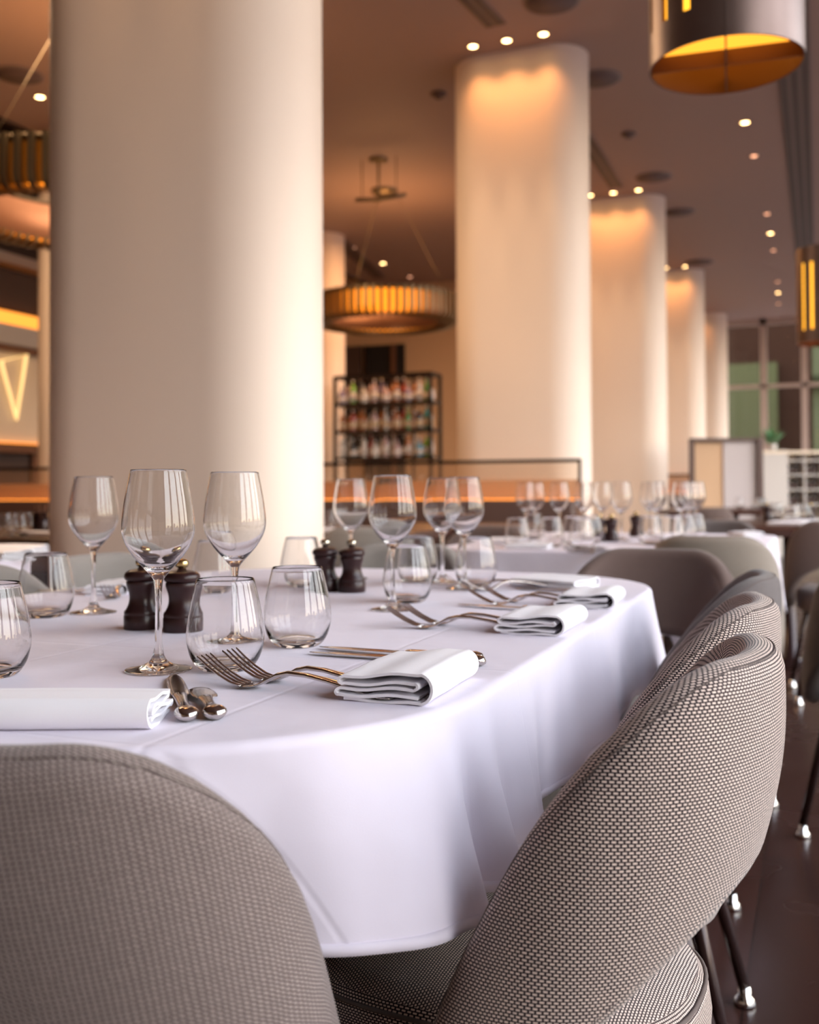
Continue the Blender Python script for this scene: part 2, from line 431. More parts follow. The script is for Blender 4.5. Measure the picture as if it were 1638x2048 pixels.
# ---------------------------------------------------------------- columns
def stadium(cx, cy, half, r, n=24):
    pts = []
    for k in range(n+1):
        a = -math.pi/2+math.pi*k/n; pts.append((cx+half-r+r*math.cos(a), cy+r*math.sin(a)))
    for k in range(n+1):
        a = math.pi/2+math.pi*k/n; pts.append((cx-half+r+r*math.cos(a), cy+r*math.sin(a)))
    return pts
def column(cx, cy, z1=CEIL):
    pts = stadium(0, 0, .55, .28); n = len(pts)
    vs = [(x, y, 0) for x, y in pts]+[(x, y, z1) for x, y in pts]
    fs = [(i, (i+1) % n, n+(i+1) % n, n+i) for i in range(n)]+[tuple(range(n, 2*n)), tuple(range(n))[::-1]]
    o = pydata('column', vs, fs, M['col']); sharp(o, 40); o.location = (cx, cy, 0)
    return struct(o)
COLS = [(-2.22, 3.27), (-2.22, 8.04), (-2.22, 12.45), (-2.22, 16.9), (-2.22, 21.3)]
for c in COLS: column(*c)
for c in ((-6.53, 8.04), (-6.53, 12.55)): column(*c)

# ---------------------------------------------------------------- downlights
def downlight(x, y, label, group, r=.055, power=0, spot=R(70), blend=.5, dim=False, aim=None, col=WARM2):
    t = thing('downlight', label, 'downlight', (x, y, CEIL), 0, group)
    bm = bmesh.new(); lathe(bm, [(r*.8, -.001), (r*.86, -.010), (r*1.25, -.010), (r*1.32, -.004), (r*1.32, 0)], 20); obj('bezel', bm, M['slotlip'] if dim else M['ceil'], t)
    bm = bmesh.new(); lathe(bm, [(0, -.006), (r*.8, -.006), (r*.8, -.001)], 20); obj('lamp', bm, M['bulbdim'] if dim else M['bulb'], t)
    if power:
        L = bpy.data.lights.new('downlight_beam', 'SPOT'); L.energy = power; L.color = col; L.spot_size = spot; L.spot_blend = blend; L.shadow_soft_size = .03
        lo = bpy.data.objects.new('downlight_beam', L); COL.objects.link(lo); lo.parent = t; lo.location = (0, 0, -.03)
        if aim: lo.rotation_euler = aim
    return t
near = [P(937, 80, CEIL), P(1008, 72, CEIL), P(1084, 62, CEIL)]
names = ['left', 'middle', 'right']
off = [(p.x+2.22, p.y-8.04) for p in near]
for ci, (cx, cyy) in enumerate(COLS):
    cn = ['nearest', 'second', 'third', 'fourth', 'farthest'][ci]
    for k, (dx, dy) in enumerate(off):
        if ci == 4 and k != 1: continue
        # a wide wash and a narrow pool from the same fitting
        t = downlight(cx+dx, cyy-.28-.19, f'{names[k]} of the warm ceiling downlights in front of the {cn} round-ended column', 'downlights washing the columns', .040, 11, R(116), .9, aim=(0, 0, 0), col=(1.0, .42, .14))
        L = bpy.data.lights.new('downlight_core', 'SPOT'); L.energy = 75; L.color = WARM2; L.spot_size = R(24); L.spot_blend = .7; L.shadow_soft_size = .02
        lo = bpy.data.objects.new('downlight_core', L); COL.objects.link(lo); lo.parent = t; lo.location = (0, 0, -.03); lo.rotation_euler = (0, 0, 0)
lone = [(1490, 244, 0, 'largest lone downlight, right of the second column top'), (1508, 311, 1, 'dim reddish downlight just beyond the largest lone one'),
        (1534, 427, 1, 'dim reddish downlight right of the third column top'), (1541, 466, 0, 'bright lone downlight halfway down the right of the ceiling'),
        (1547, 500, 1, 'dim reddish downlight just beyond the halfway bright one'), (1555, 563, 1, 'dim reddish downlight before the farthest bright one'),
        (1556, 585, 0, 'farthest bright lone downlight near the far windows'), (1557, 607, 1, 'farthest dim reddish downlight near the far windows'),
        (766, 526, 0, 'bright downlight over the middle ring chandelier'), (706, 495, 1, 'dim downlight left over the middle ring chandelier'),
        (820, 553, 1, 'dim downlight right over the middle ring chandelier'), (80, 193, 0, 'bright downlight at the upper left beside the nearest column')]
for px, py, dim, lab in lone:
    p = P(px, py, CEIL); downlight(p.x, p.y, lab, None, .046 if not dim else .045, 0 if dim else 30, R(80), .6, bool(dim))
for px, py, r, lab in ((1103, 3, .20, 'round dark ceiling speaker at the top edge near the second column'), (1195, 157, .20, 'round dark ceiling speaker touching the right of the second column top'),
                       (1307, 354, .2, 'round dark ceiling speaker above the third column'), (1358, 424, .2, 'round dark ceiling speaker right of the third column top'),
                       (1398, 524, .22, 'round dark ceiling speaker above the fourth column'), (38, 150, .2, 'round dark ceiling speaker at the upper left')):
    p = P(px, py, CEIL); t = thing('ceiling_speaker', lab, 'speaker', (p.x, p.y, CEIL), 0)
    bm = bmesh.new(); lathe(bm, [(0, -.012), (r*.9, -.012), (r*.9, 0)], 28); obj('grille', bm, M['speaker'], t)
    bm = bmesh.new(); lathe(bm, [(r*.9, -.012), (r, -.008), (r, 0)], 28); obj('rim', bm, M['slotlip'], t)
for px, py, lab in ((877, 187, 'small sprinkler head left of the second column top'), (1257, 267, 'small detector disc on the ceiling between second and third columns')):
    p = P(px, py, CEIL); bm = bmesh.new(); lathe(bm, [(0, -.05), (.03, -.045), (.03, -.02), (.07, -.012), (.07, 0)], 16)
    tag(obj('sprinkler', bm, M['speaker'], loc=(p.x, p.y, CEIL)), lab, 'sprinkler')
def slot(x0, y0, x1, y1, wd, lab, lines=3):
    d = Vector((x1-x0, y1-y0)); L = d.length; t = thing('air_slot', lab, 'air vent', (x0, y0, CEIL), math.atan2(d.y, d.x)-math.pi/2)
    boxo('frame', (-wd/2, wd/2, 0, L, -.010, 0), M['slotlip'], t)
    for k in range(lines):
        xx = -wd/2+wd*(k+.5)/lines; boxo('slat_gap', (xx-wd*.33/lines, xx+wd*.33/lines, .01, L-.01, -.014, -.010), M['slot'], t)
p0, p1 = P(1640, 20, CEIL), P(1602, 470, CEIL)
xs_ = P(1588, 150, CEIL).x
slot(xs_, 2.5, xs_, 21.9, .26, 'long ribbed air slot running down the right of the ceiling')
a_, b_ = P(905, -40, CEIL), P(992, 50, CEIL); slot(a_.x, a_.y, b_.x, b_.y, .16, 'short dark air slot at the top in front of the second column', 2)
a_, b_ = P(1150, 245, CEIL), P(1233, 374, CEIL); slot(a_.x, a_.y, b_.x, b_.y, .16, 'dark air slot leading to the third column', 2)
a_, b_ = P(675, 478, CEIL), P(760, 555, CEIL); slot(a_.x, a_.y, b_.x, b_.y, .2, 'dark air slot behind the middle ring chandelier', 2)

# ---------------------------------------------------------------- ring chandeliers
def chandelier(cx, cy, z0, Rr, H, nrib, label, glow):
    t = thing('ring_chandelier', label, 'chandelier', (cx, cy, z0), 0)
    bm = bmesh.new(); lathe(bm, [(Rr-.16, H), (Rr-.16, H-.03), (Rr, H-.03), (Rr, H), (Rr-.16, H)], 72); obj('top_ring', bm, M['rib'], t)
    bm = bmesh.new(); lathe(bm, [(Rr-.085, .05), (Rr-.085, H-.03), (Rr-.06, H-.03), (Rr-.06, .05), (Rr-.085, .05)], 72); obj('diffuser', bm, M[glow], t)
    bm = bmesh.new(); lathe(bm, [(Rr-.16, .05), (Rr-.16, H-.03), (Rr-.15, H-.03), (Rr-.15, .05), (Rr-.16, .05)], 72); obj('inner_band', bm, M['trim'], t)
    # one rib: a flat brass fin, square at the top and rounded in under the ring
    def rib_mesh():
        bm = bmesh.new(); th = .036
        out = [(.0, H), (.055, H-.005), (.06, .08), (.045, .03), (.01, .0), (-.08, -.015), (-.17, .02), (-.17, .06), (-.08, .035), (-.02, .045), (.0, .09)]
        vs = [[bm.verts.new((x, s*th/2, z)) for x, z in out] for s in (-1, 1)]
        n = len(out)
        bm.faces.new(vs[0]); bm.faces.new(vs[1][::-1])
        for i in range(n): bm.faces.new((vs[0][i], vs[0][(i+1) % n], vs[1][(i+1) % n], vs[1][i]))
        return bm
    r0 = obj('rib', rib_mesh(), M['rib'], t, smooth=False); first = True
    for k in range(nrib):
        a = 2*math.pi*k/nrib
        r = r0 if first else r0.copy()
        if not first: COL.objects.link(r); r.parent = t
        first = False
        r.location = ((Rr)*math.cos(a), (Rr)*math.sin(a), 0); r.rotation_euler = (0, 0, a)
    bm = bmesh.new(); lathe(bm, [(Rr-.075, .042), (Rr-.075, .049), (Rr-.135, .049), (Rr-.135, .042), (Rr-.075, .042)], 72); obj('lamp_ring', bm, M['amber'], t)
    for k in range(3):
        a = 2*math.pi*k/3+.5; bm = bmesh.new()
        tube(bm, [(Rr*.95*math.cos(a), Rr*.95*math.sin(a), H), (.12*math.cos(a), .12*math.sin(a), CEIL-z0)], .003, 6); obj('wire', bm, M['rib'], t)
    bm = bmesh.new(); lathe(bm, [(0, CEIL-z0-.06), (.14, CEIL-z0-.05), (.16, CEIL-z0-.0)], 20); obj('canopy', bm, M['rib'], t)
    L = bpy.data.lights.new('ring_uplight', 'AREA'); L.shape = 'DISK'; L.size = .9; L.energy = 16; L.color = WARM
    lo = bpy.data.objects.new('ring_uplight', L); COL.objects.link(lo); lo.parent = t; lo.location = (0, 0, H+.05); lo.rotation_euler = (math.pi, 0, 0)
    return t
def at_depth(px, D):
    """ground point on the sight column px at camera depth D"""
    d = ray(px, 978); fwd = Vector((-math.sin(YAW), math.cos(YAW), 0)); k = D/d.dot(fwd); return Vector((d.x*k, d.y*k, 0))
p = at_depth(772, 11.8); chandelier(p.x, p.y, 2.84, .80, .32, 62, 'ribbed brass ring chandelier glowing amber between first and second columns', 'amber')
p = at_depth(175, 7.2); chandelier(p.x, p.y, 2.82, .92, .34, 66, 'ribbed brass ring chandelier at the left edge, partly behind the first column', 'amberdim')
p = at_depth(955, 18); chandelier(p.x, p.y, 2.98, .80, .32, 60, 'far ribbed ring chandelier mostly hidden behind the second column', 'amberdim')

# ---------------------------------------------------------------- pendant lamps
def pendant(c, Rr, z0, H, seam_ang, slot_groups, label, cable=True):
    t = thing('pendant_lamp', label, 'pendant lamp', (c.x, c.y, z0), 0)
    N = 120; th = .006; sl0, sl1 = H*.125, H*.83
    slots = set()
    for g in slot_groups:
        for j in range(3):
            c0 = int(round((g+(j-1)*21)/360*N)); slots |= {c0 % N, (c0+1) % N}
    zs = [0]; 
    capz = .028
    zs = [0, sl0, sl0+capz*.4, sl0+capz, sl1-capz, sl1-capz*.4, sl1, H]
    bm = bmesh.new(); og = []; ig = []
    for z in zs:
        og.append([bm.verts.new((Rr*math.cos(2*math.pi*k/N), Rr*math.sin(2*math.pi*k/N), z)) for k in range(N)])
        ig.append([bm.verts.new(((Rr-th)*math.cos(2*math.pi*k/N), (Rr-th)*math.sin(2*math.pi*k/N), z)) for k in range(N)])
    def openq(i, k): return 1 <= i <= 5 and k % N in slots
    for i in range(len(zs)-1):
        for k in range(N):
            k2 = (k+1) % N
            if openq(i, k): continue
            bm.faces.new((og[i][k], og[i][k2], og[i+1][k2], og[i+1][k])).material_index = 0
            bm.faces.new((ig[i][k2], ig[i][k], ig[i+1][k], ig[i+1][k2])).material_index = 1
            if openq(i, k-1): bm.faces.new((og[i][k], og[i+1][k], ig[i+1][k], ig[i][k]))
            if openq(i, k+1): bm.faces.new((og[i][k2], ig[i][k2], ig[i+1][k2], og[i+1][k2]))
            if openq(i+1, k): bm.faces.new((og[i+1][k], og[i+1][k2], ig[i+1][k2], ig[i+1][k]))
            if i > 0 and openq(i-1, k): bm.faces.new((og[i][k], ig[i][k], ig[i][k2], og[i][k2]))
    for k in range(N):
        k2 = (k+1) % N
        bm.faces.new((og[0][k], ig[0][k], ig[0][k2], og[0][k2])); bm.faces.new((og[-1][k], og[-1][k2], ig[-1][k2], ig[-1][k]))
    sh = obj('shade', bm, [M['bronze'], M['bronze_in']], t); sharp(sh, 30)
    ca, sa = math.cos(seam_ang), math.sin(seam_ang)
    bm = bmesh.new(); tube(bm, [((Rr+.0005)*ca, (Rr+.0005)*sa, 0), ((Rr+.0005)*ca, (Rr+.0005)*sa, H)], .0018, 6); obj('seam', bm, M['slot'], sh)
    for da in (-.16, .16):
        for z in (H*.155, H*.85):
            bm = bmesh.new(); a = seam_ang+da
            tube(bm, [((Rr-.002)*math.cos(a), (Rr-.002)*math.sin(a), z), ((Rr+.004)*math.cos(a), (Rr+.004)*math.sin(a), z), ((Rr+.007)*math.cos(a), (Rr+.007)*math.sin(a), z)], [.008, .008, .004], 12); obj('rivet', bm, M['chrome'], sh)
    for k in range(2):                     # crossed baffle plates in the mouth
        bm = bmesh.new(); box(bm, -(Rr-th), (Rr-th), -.0025, .0025, .004, .052)
        obj('baffle', bm, M['trim'], t, smooth=False, rot=(0, 0, seam_ang+k*math.pi/2))
    bm = bmesh.new(); lathe(bm, [(0, .096), (Rr-.012, .096), (Rr-.012, .102), (0, .102)], 48); obj('diffuser', bm, emit('pendant_diffuser', (1.0, .38, .03), 1.7), t)
    bm = bmesh.new(); lathe(bm, [(Rr-.05, .10), (Rr-.05, H-.05), (Rr-.054, H-.05), (Rr-.054, .10), (Rr-.05, .10)], 40); obj('lamp_tube', bm, emit('pendant_glow', (1.0, .45, .03), 2.2), t)
    bm = bmesh.new(); lathe(bm, [(0, H-.01), (Rr-th, H-.01), (Rr-th, H), (0, H)], 60); obj('lid', bm, M['bronze'], t)
    if cable:
        bm = bmesh.new(); tube(bm, [(0, 0, H), (0, 0, CEIL-z0)], .008, 8); obj('rod', bm, M['leg'], t)
    return t
cp = at_depth(1461, 3.05)
tocam = math.atan2(-cp.y, -cp.x)
seam = tocam+.0
pendant(cp, .224, 2.21, .78, seam, [math.degrees(seam)-51, math.degrees(seam)+130, math.degrees(seam)+220], 'large bronze cylinder pendant with amber slots at the upper right corner')
cp = at_depth(1655, 8.45); tc_ = math.atan2(-cp.y, -cp.x)
pendant(cp, .224, 2.135, .78, tc_+.3, [math.degrees(tc_)-50, math.degrees(tc_)+130, math.degrees(tc_)+220], 'farther bronze cylinder pendant cut off by the right edge')

# ================================================================ chairs
def shell_chair(fab, label, cat='chair', W=.168, H=.804, group=None):
    t = thing('dining_chair', label, cat, group=group)
    # plan curve of the back shell (x sideways, y towards the sitter), by arc length
    pts = []; dep = .115
    for k in range(0, 61):
        ph = (math.pi/2)*k/60; pts.append((W*math.sin(ph), -.25+dep*(1-math.cos(ph))))
    y1 = pts[-1][1]
    for k in range(1, 13): pts.append((W-.012*(k/12)**2, y1+.09*k/12))
    arc = [0]
    for a, b in zip(pts, pts[1:]): arc.append(arc[-1]+math.dist(a, b))
    Ltot = arc[-1]
    def plan(s):
        sg = 1 if s >= 0 else -1; s = min(abs(s), Ltot-1e-6)
        i = max(j for j in range(len(arc)) if arc[j] <= s); i = min(i, len(arc)-2)
        f = (s-arc[i])/(arc[i+1]-arc[i]); x = pts[i][0]*(1-f)+pts[i+1][0]*f; y = pts[i][1]*(1-f)+pts[i+1][1]*f
        dx, dy = pts[i+1][0]-pts[i][0], pts[i+1][1]-pts[i][1]; L = math.hypot(dx, dy)
        return x*sg, y, dy/L*sg, -dx/L      # point, outward normal
    def interp(tab, s):
        s = abs(s)
        xs = [q[0] for q in tab]; ys = [q[1] for q in tab]
        for i in range(len(tab)-1):
            if s <= xs[i+1]:
                f = (s-xs[i])/(xs[i+1]-xs[i]); 
                m0 = (ys[i+1]-ys[max(i-1, 0)])/(xs[i+1]-xs[max(i-1, 0)]); j = min(i+2, len(tab)-1); m1 = (ys[j]-ys[i])/(xs[j]-xs[i]); h = xs[i+1]-xs[i]
                return (2*f**3-3*f**2+1)*ys[i]+(f**3-2*f**2+f)*h*m0+(-2*f**3+3*f**2)*ys[i+1]+(f**3-f**2)*h*m1
        return ys[-1]
    q = Ltot/.48
    zt = [(k*.03*q, H-min(.42, 2.32*max(0, k*.03-.111)**1.888)) for k in range(17)]
    zb = [(0, .605), (.08*q, .598), (.14*q, .582), (.20*q, .557), (.27*q, .515), (.33*q, .47), (.40*q, .42), (.48*q, .40)]
    NS = 72; NV = 22; rings = []; us = []
    for i in range(NS+1):
        s = -Ltot+2*Ltot*i/NS; x, y, nx, ny = plan(s); top, bot = interp(zt, s), interp(zb, s)
        endf = min(1, (Ltot-abs(s))/.03+.02); th = .042*math.sqrt(max(endf, .03)); r = th/2
        if abs(s) > Ltot-.03:
            sh = .018*(1-endf)**2; top -= sh; bot += sh
        backness = max(0, -ny)
        def lean(z): return (z-.42)*.123*backness+.011*math.sin(math.pi*min(1, max(0, (z-bot)/(top-bot+1e-6))))+.05*(H-z)*(1-backness)
        ring = []
        for k in range(NV): 
            z = bot+r+(top-bot-2*r)*k/(NV-1); ring.append((r, z))
        for k in range(1, 7):
            a = math.pi*k/7; ring.append((r*math.cos(a), top-r+r*math.sin(a)))
        for k in range(NV):
            z = top-r-(top-bot-2*r)*k/(NV-1); ring.append((-r, z))
        for k in range(1, 7):
            a = math.pi+math.pi*k/7; ring.append((r*math.cos(a), bot+r+r*math.sin(a)))
        rr = []; vv = [0]; off0 = None
        for j, (n_, z) in enumerate(ring):
            l = lean(z); rr.append((x+nx*(n_+l), y+ny*(n_+l), z))
            if j: vv.append(vv[-1]+math.dist(ring[j], ring[j-1]))
        vv.append(vv[-1]+math.dist(ring[0], ring[-1]))
        sh = ring[0][1]                                    # rows run level round the outside
        rings.append(rr); us.append((s, [v+sh for v in vv]))
    n = len(rings[0]); vs = [p for r_ in rings for p in r_]; fs = []; uvs = []
    for i in range(NS):
        for k in range(n):
            k2 = (k+1) % n; fs.append((i*n+k, i*n+k2, (i+1)*n+k2, (i+1)*n+k))
            u0, v0 = us[i]; u1, v1 = us[i+1]; uvs.append(((u0, v0[k]), (u0, v0[k+1]), (u1, v1[k+1]), (u1, v1[k])))
    for i in (0, NS):
        f = tuple(i*n+k for k in range(n)); f = f if i else f[::-1]; fs.append(f); uvs.append([(vs[j][1], vs[j][2]) for j in f])
    back = pydata('backrest', vs, fs, fab, t, uvs=uvs)
    # seam piping that follows the outer rim
    bm = bmesh.new(); path = [Vector(rings[i][NV+1])*1.0 for i in range(3, NS-2)]
    tube(bm, path, .0008, 6); obj('seam', bm, M['seam'], back)
    # seat cushion
    rings = []; K = 64; prof = [(.0, .392), (.86, .392), (.95, .400), (.99, .418), (1.0, .450), (.985, .474), (.94, .488), (.80, .497), (.5, .504), (.0, .506)]
    vs = []; fs = []; uvs = []
    def seatpt(a, k, z):
        c, s_ = math.cos(a), math.sin(a); e = .78
        x = (W-.012)*math.copysign(abs(c)**e, c); yy = .215*math.copysign(abs(s_)**e, s_)
        return (x*k, yy*k-.035, z)
    for k, z in prof:
        for j in range(K): vs.append(seatpt(2*math.pi*j/K, max(k, .02), z))
    for i in range(len(prof)-1):
        for j in range(K):
            j2 = (j+1) % K; f = (i*K+j, i*K+j2, (i+1)*K+j2, (i+1)*K+j); fs.append(f)
            if 2 <= i <= 5: uvs.append([(q_*.0205, vs[v][2]*1.2) for q_, v in zip((j, j+1, j+1, j), f)])
            else: uvs.append([(vs[v][0], vs[v][1]) for v in f])
    fs.append(tuple(range(K))[::-1]); uvs.append([(vs[v][0], vs[v][1]) for v in fs[-1]])
    fs.append(tuple((len(prof)-1)*K+j for j in range(K))); uvs.append([(vs[v][0], vs[v][1]) for v in fs[-1]])
    st = pydata('seat', vs, fs, fab, t, uvs=uvs)
    bm = bmesh.new(); tube(bm, [seatpt(2*math.pi*j/K, .975, .479) for j in range(K)], .0022, 6, closed=True); obj('seam', bm, M['seam'], st)
    bm = bmesh.new(); box(bm, -.11, .11, -.17, .11, .37, .395, .008); obj('seat_frame', bm, M['leg'], t)
    for sx in (-1, 1):
        for sy in (-1, 1):
            bm = bmesh.new(); tp = Vector((sx*.10, sy*.13-.03, .385)); bt = Vector((sx*.165, (sy*.205)-.04, .03))
            tube(bm, [tp, bt], [.013, .0105], 12); lg = obj('leg', bm, M['leg'], t)
            bm = bmesh.new(); lathe(bm, [(0, 0), (.018, 0), (.021, .004), (.017, .014), (.012, .02), (.011, .034), (0, .036)], 14, bt.x, bt.y); obj('glide', bm, M['chrome'], lg)
    return t
def put_chair(proto, x, y, rz, label=None, group=None, fab=None):
    o = dup(proto, (x, y, 0), rz, label, group)
    if fab:
        for ch in o.children:
            if ch.name.startswith(('backrest', 'seat')) and not ch.name.startswith('seat_frame'):
                ch.data = ch.data.copy(); ch.data.materials[0] = fab
    return o
GR = 'upholstered shell chairs round the white tables'
c1 = shell_chair(FAB['dots'], 'bobbled beige and black chair at the near right of the white table', group=GR)
c1.location = (-.350, 1.0, 0); c1.rotation_euler = (0, 0, R(86))
put_chair(c1, -.367, 1.40, R(91), 'bobbled beige chair just behind the nearest patterned one on the right', GR)
put_chair(c1, -.380, 1.815, R(91), 'dark grey shell chair, third along the right side of the near table', GR, FAB['dark'])
# near left chair seen from behind
c0 = put_chair(c1, -.562, .770, R(9), 'grey woven chair seen from behind in the lower left corner', GR, FAB['grey']); c0.scale = (1, 1, .986)
put_chair(c1, -.375, 2.19, R(180-4), 'taupe brown chair facing the camera at the far end of the near table', GR, FAB['brown'])
put_chair(c1, -1.00, 2.20, R(180), 'light grey chair at the far end of the near table behind the pepper mills', GR, FAB['pale'])
put_chair(c1, -1.245, 1.89, R(-90), 'pale grey chair on the far left side behind the tall left wine glass', GR, FAB['pale'])
put_chair(c1, -1.24, 1.49, R(-90), 'pale grey chair at the left edge behind the left tumbler', GR, FAB['pale'])

# ================================================================ tables and cloths
def table(label, x0, x1, y0, y1, group=None, rc=.2):
    cx, cy_ = (x0+x1)/2, (y0+y1)/2; hx, hy = (x1-x0)/2, (y1-y0)/2
    t = thing('dining_table', label, 'table', (cx, cy_, 0), 0, group)
    bm = bmesh.new(); r_ = rc; ring = []
    for qx, qy, a0 in ((1, 1, 0), (-1, 1, 90), (-1, -1, 180), (1, -1, 270)):
        for k in range(9): a = R(a0+90*k/8); ring.append((qx*(hx-.012-r_)+r_*math.cos(a), qy*(hy-.012-r_)+r_*math.sin(a)))
    loft(bm, [[(x, y, z) for x, y in ring] for z in (TZ-.035, TZ-.006)]); sharp(obj('tabletop', bm, M['wood'], t), 40)
    for sy in ((-1, 1) if hy > .6 else (0,)):
        bm = bmesh.new(); lathe(bm, [(0, 0), (.24, 0), (.24, .015), (.05, .03), (.04, .06), (.04, TZ-.06), (.12, TZ-.035), (0, TZ-.035)], 28, 0, sy*hy*.55)
        obj('pedestal', bm, M['leg'], t)
    return t
def tablecloth(label, x0, x1, y0, y1, rc=.2, drop=.2, cdrop=.08, seed=1, N=720, amp=1.0, waves=None):
    rnd = random.Random(seed); hx, hy = (x1-x0)/2, (y1-y0)/2; cx, cy_ = (x0+x1)/2, (y0+y1)/2
    segs = []; Lx, Ly = 2*(hx-rc), 2*(hy-rc); La = math.pi*rc/2; per = 2*Lx+2*Ly+4*La
    def pt(s):
        s %= per
        # start at the +x side, going up (+y)
        order = [('l', hx, -(hy-rc), 0, 1, Ly), ('a', hx-rc, hy-rc, 0), ('l', hx-rc, hy, -1, 0, Lx), ('a', -(hx-rc), hy-rc, 90), ('l', -hx, hy-rc, 0, -1, Ly), ('a', -(hx-rc), -(hy-rc), 180), ('l', -(hx-rc), -hy, 1, 0, Lx), ('a', hx-rc, -(hy-rc), 270)]
        for o in order:
            L = o[5] if o[0] == 'l' else La
            if s <= L+1e-9:
                if o[0] == 'l':
                    return (o[1]+o[3]*s, o[2]+o[4]*s, o[4], -o[3], 0.0)
                a = R(o[3])+s/rc; return (o[1]+rc*math.cos(a), o[2]+rc*math.sin(a), math.cos(a), math.sin(a), math.sin(math.pi*s/L)*1.0)
            s -= L
        return pt(0)
    ph = [rnd.uniform(0, 6.28) for _ in range(6)]
    def cornerness(s):
        x, y, *_ = pt(s); dx = max(0, abs(x)-(hx-rc*1.6)); dy = max(0, abs(y)-(hy-rc*1.6)); return min(1, (dx*dy)/(rc*.45)**2)
    vs = []; uv = []; ring_n = 0
    inner = [.02, .25, .5, .7, .82, .90, .95, .98, .995]
    for k in inner:
        for i in range(N):
            x, y, nx, ny, c = pt(per*i/N); vs.append((x*k, y*k, TZ)); uv.append((x*k, y*k))
        ring_n += 1
    # edge rounding then the hanging part
    er = .010
    for a in (0, 25, 50, 75, 90):
        for i in range(N):
            x, y, nx, ny, c = pt(per*i/N); o_ = er*math.sin(R(a)); zz = TZ-er*(1-math.cos(R(a))); vs.append((x+nx*o_, y+ny*o_, zz)); uv.append((x+nx*o_, y+ny*(er*R(a))))
        ring_n += 1
    NV = 34
    wv = waves or []
    for j in range(1, NV+1):
        v = j/NV
        for i in range(N):
            s = per*i/N; x, y, nx, ny, c = pt(s); cn = cornerness(s)
            d = (drop+cdrop*cn)*v
            th = 2*math.pi*s/per
            wave = .55*math.sin(th*9+ph[0]+.3*math.sin(th*3))+.45*math.sin(th*15+ph[1])+.25*math.sin(th*26+ph[2])
            wave2 = math.sin(th*6+ph[3])
            o_ = er+v*.016+.013*amp*v**1.2*wave+.006*amp*v*wave2+.012*cn*v**1.1
            for (cs, wd, am) in wv:
                ds = (s-cs+per/2) % per-per/2
                o_ += am*v**1.1*math.exp(-(ds/wd)**2)
            vs.append((x+nx*o_, y+ny*o_, TZ-er-d)); uv.append((x+nx*(er+d), y+ny*(er+d)))
        ring_n += 1
    fs = []; uvs = []
    for r_ in range(ring_n-1):
        for i in range(N):
            i2 = (i+1) % N; f = (r_*N+i, r_*N+i2, (r_+1)*N+i2, (r_+1)*N+i)[::-1]; fs.append(f); uvs.append([uv[q] for q in f])
    f = tuple(range(N)); fs.append(f); uvs.append([uv[q] for q in f])
    o = pydata('tablecloth', vs, fs, M['cloth'], uvs=uvs); o.location = (cx, cy_, 0)
    md = o.modifiers.new('thickness', 'SOLIDIFY'); md.thickness = .0012; md.offset = -1
    # hem: a doubled band along the lower edge
    hv = []; hf = []
    base = (ring_n-3)*N
    for q in range(3):
        for i in range(N):
            x, y, nx, ny, c = pt(per*i/N); X, Y, Z = vs[base+q*N+i]; hv.append((X+nx*.0012, Y+ny*.0012, Z-.0003))
    for q in range(2):
        for i in range(N):
            i2 = (i+1) % N; hf.append((q*N+i, q*N+i2, (q+1)*N+i2, (q+1)*N+i)[::-1])
    h = pydata('hem', hv, hf, M['cloth'], o, uvs=[[(0, 0)]*4]*len(hf))
    md = h.modifiers.new('thickness', 'SOLIDIFY'); md.thickness = .001
    tag(o, label, 'tablecloth'); return o, per, (Ly, La, Lx)
T1 = (-1.40, -.315, .625, 2.34)
table('near dining table hidden beneath its white cloth', *T1, rc=.33)
rc = .33
Ly, La, Lx = 2*((T1[3]-T1[2])/2-rc), math.pi*rc/2, 2*((T1[1]-T1[0])/2-rc)
per = 2*Ly+2*Lx+4*La
# folds bunching round the near right corner (arc positions along the edge)
tablecloth('white pressed cloth on the near table, corner folds hanging in front', *T1, rc=rc, drop=.153, cdrop=.010, seed=3,
           waves=[(per-.36, .03, .012), (per-.27, .05, -.034), (per-.14, .04, .020), (per-.092, .018, .016), (per-.056, .016, -.030), (per-.015, .016, .014), (.035, .02, -.016), (.10, .03, .012), (.20, .04, -.012), (.33, .05, .012), (.62, .06, -.010), (per-.42, .08, -.008)])
T2 = (-1.20, -.17, 3.2, 4.55)
table('second dining table hidden beneath a white cloth behind the brown chair', *T2)
tablecloth('white cloth on the second table, behind the taupe brown chair', *T2, rc=.16, drop=.24, cdrop=.05, seed=5, N=480)
T3 = (-3.25, -2.32, 1.55, 2.6)
table('third dining table at the left edge beneath a white cloth', *T3)
tablecloth('white cloth on the table at the left edge, behind the pale grey chairs', *T3, rc=.14, drop=.24, cdrop=.05, seed=8, N=400)
put_chair(c1, -.325, 3.47, R(4), 'beige grey chair back at the near end of the second table', GR, FAB['beige'])
put_chair(c1, -.42, 4.40, R(180), 'dark grey chair at the far end of the second table', GR, FAB['dark'])

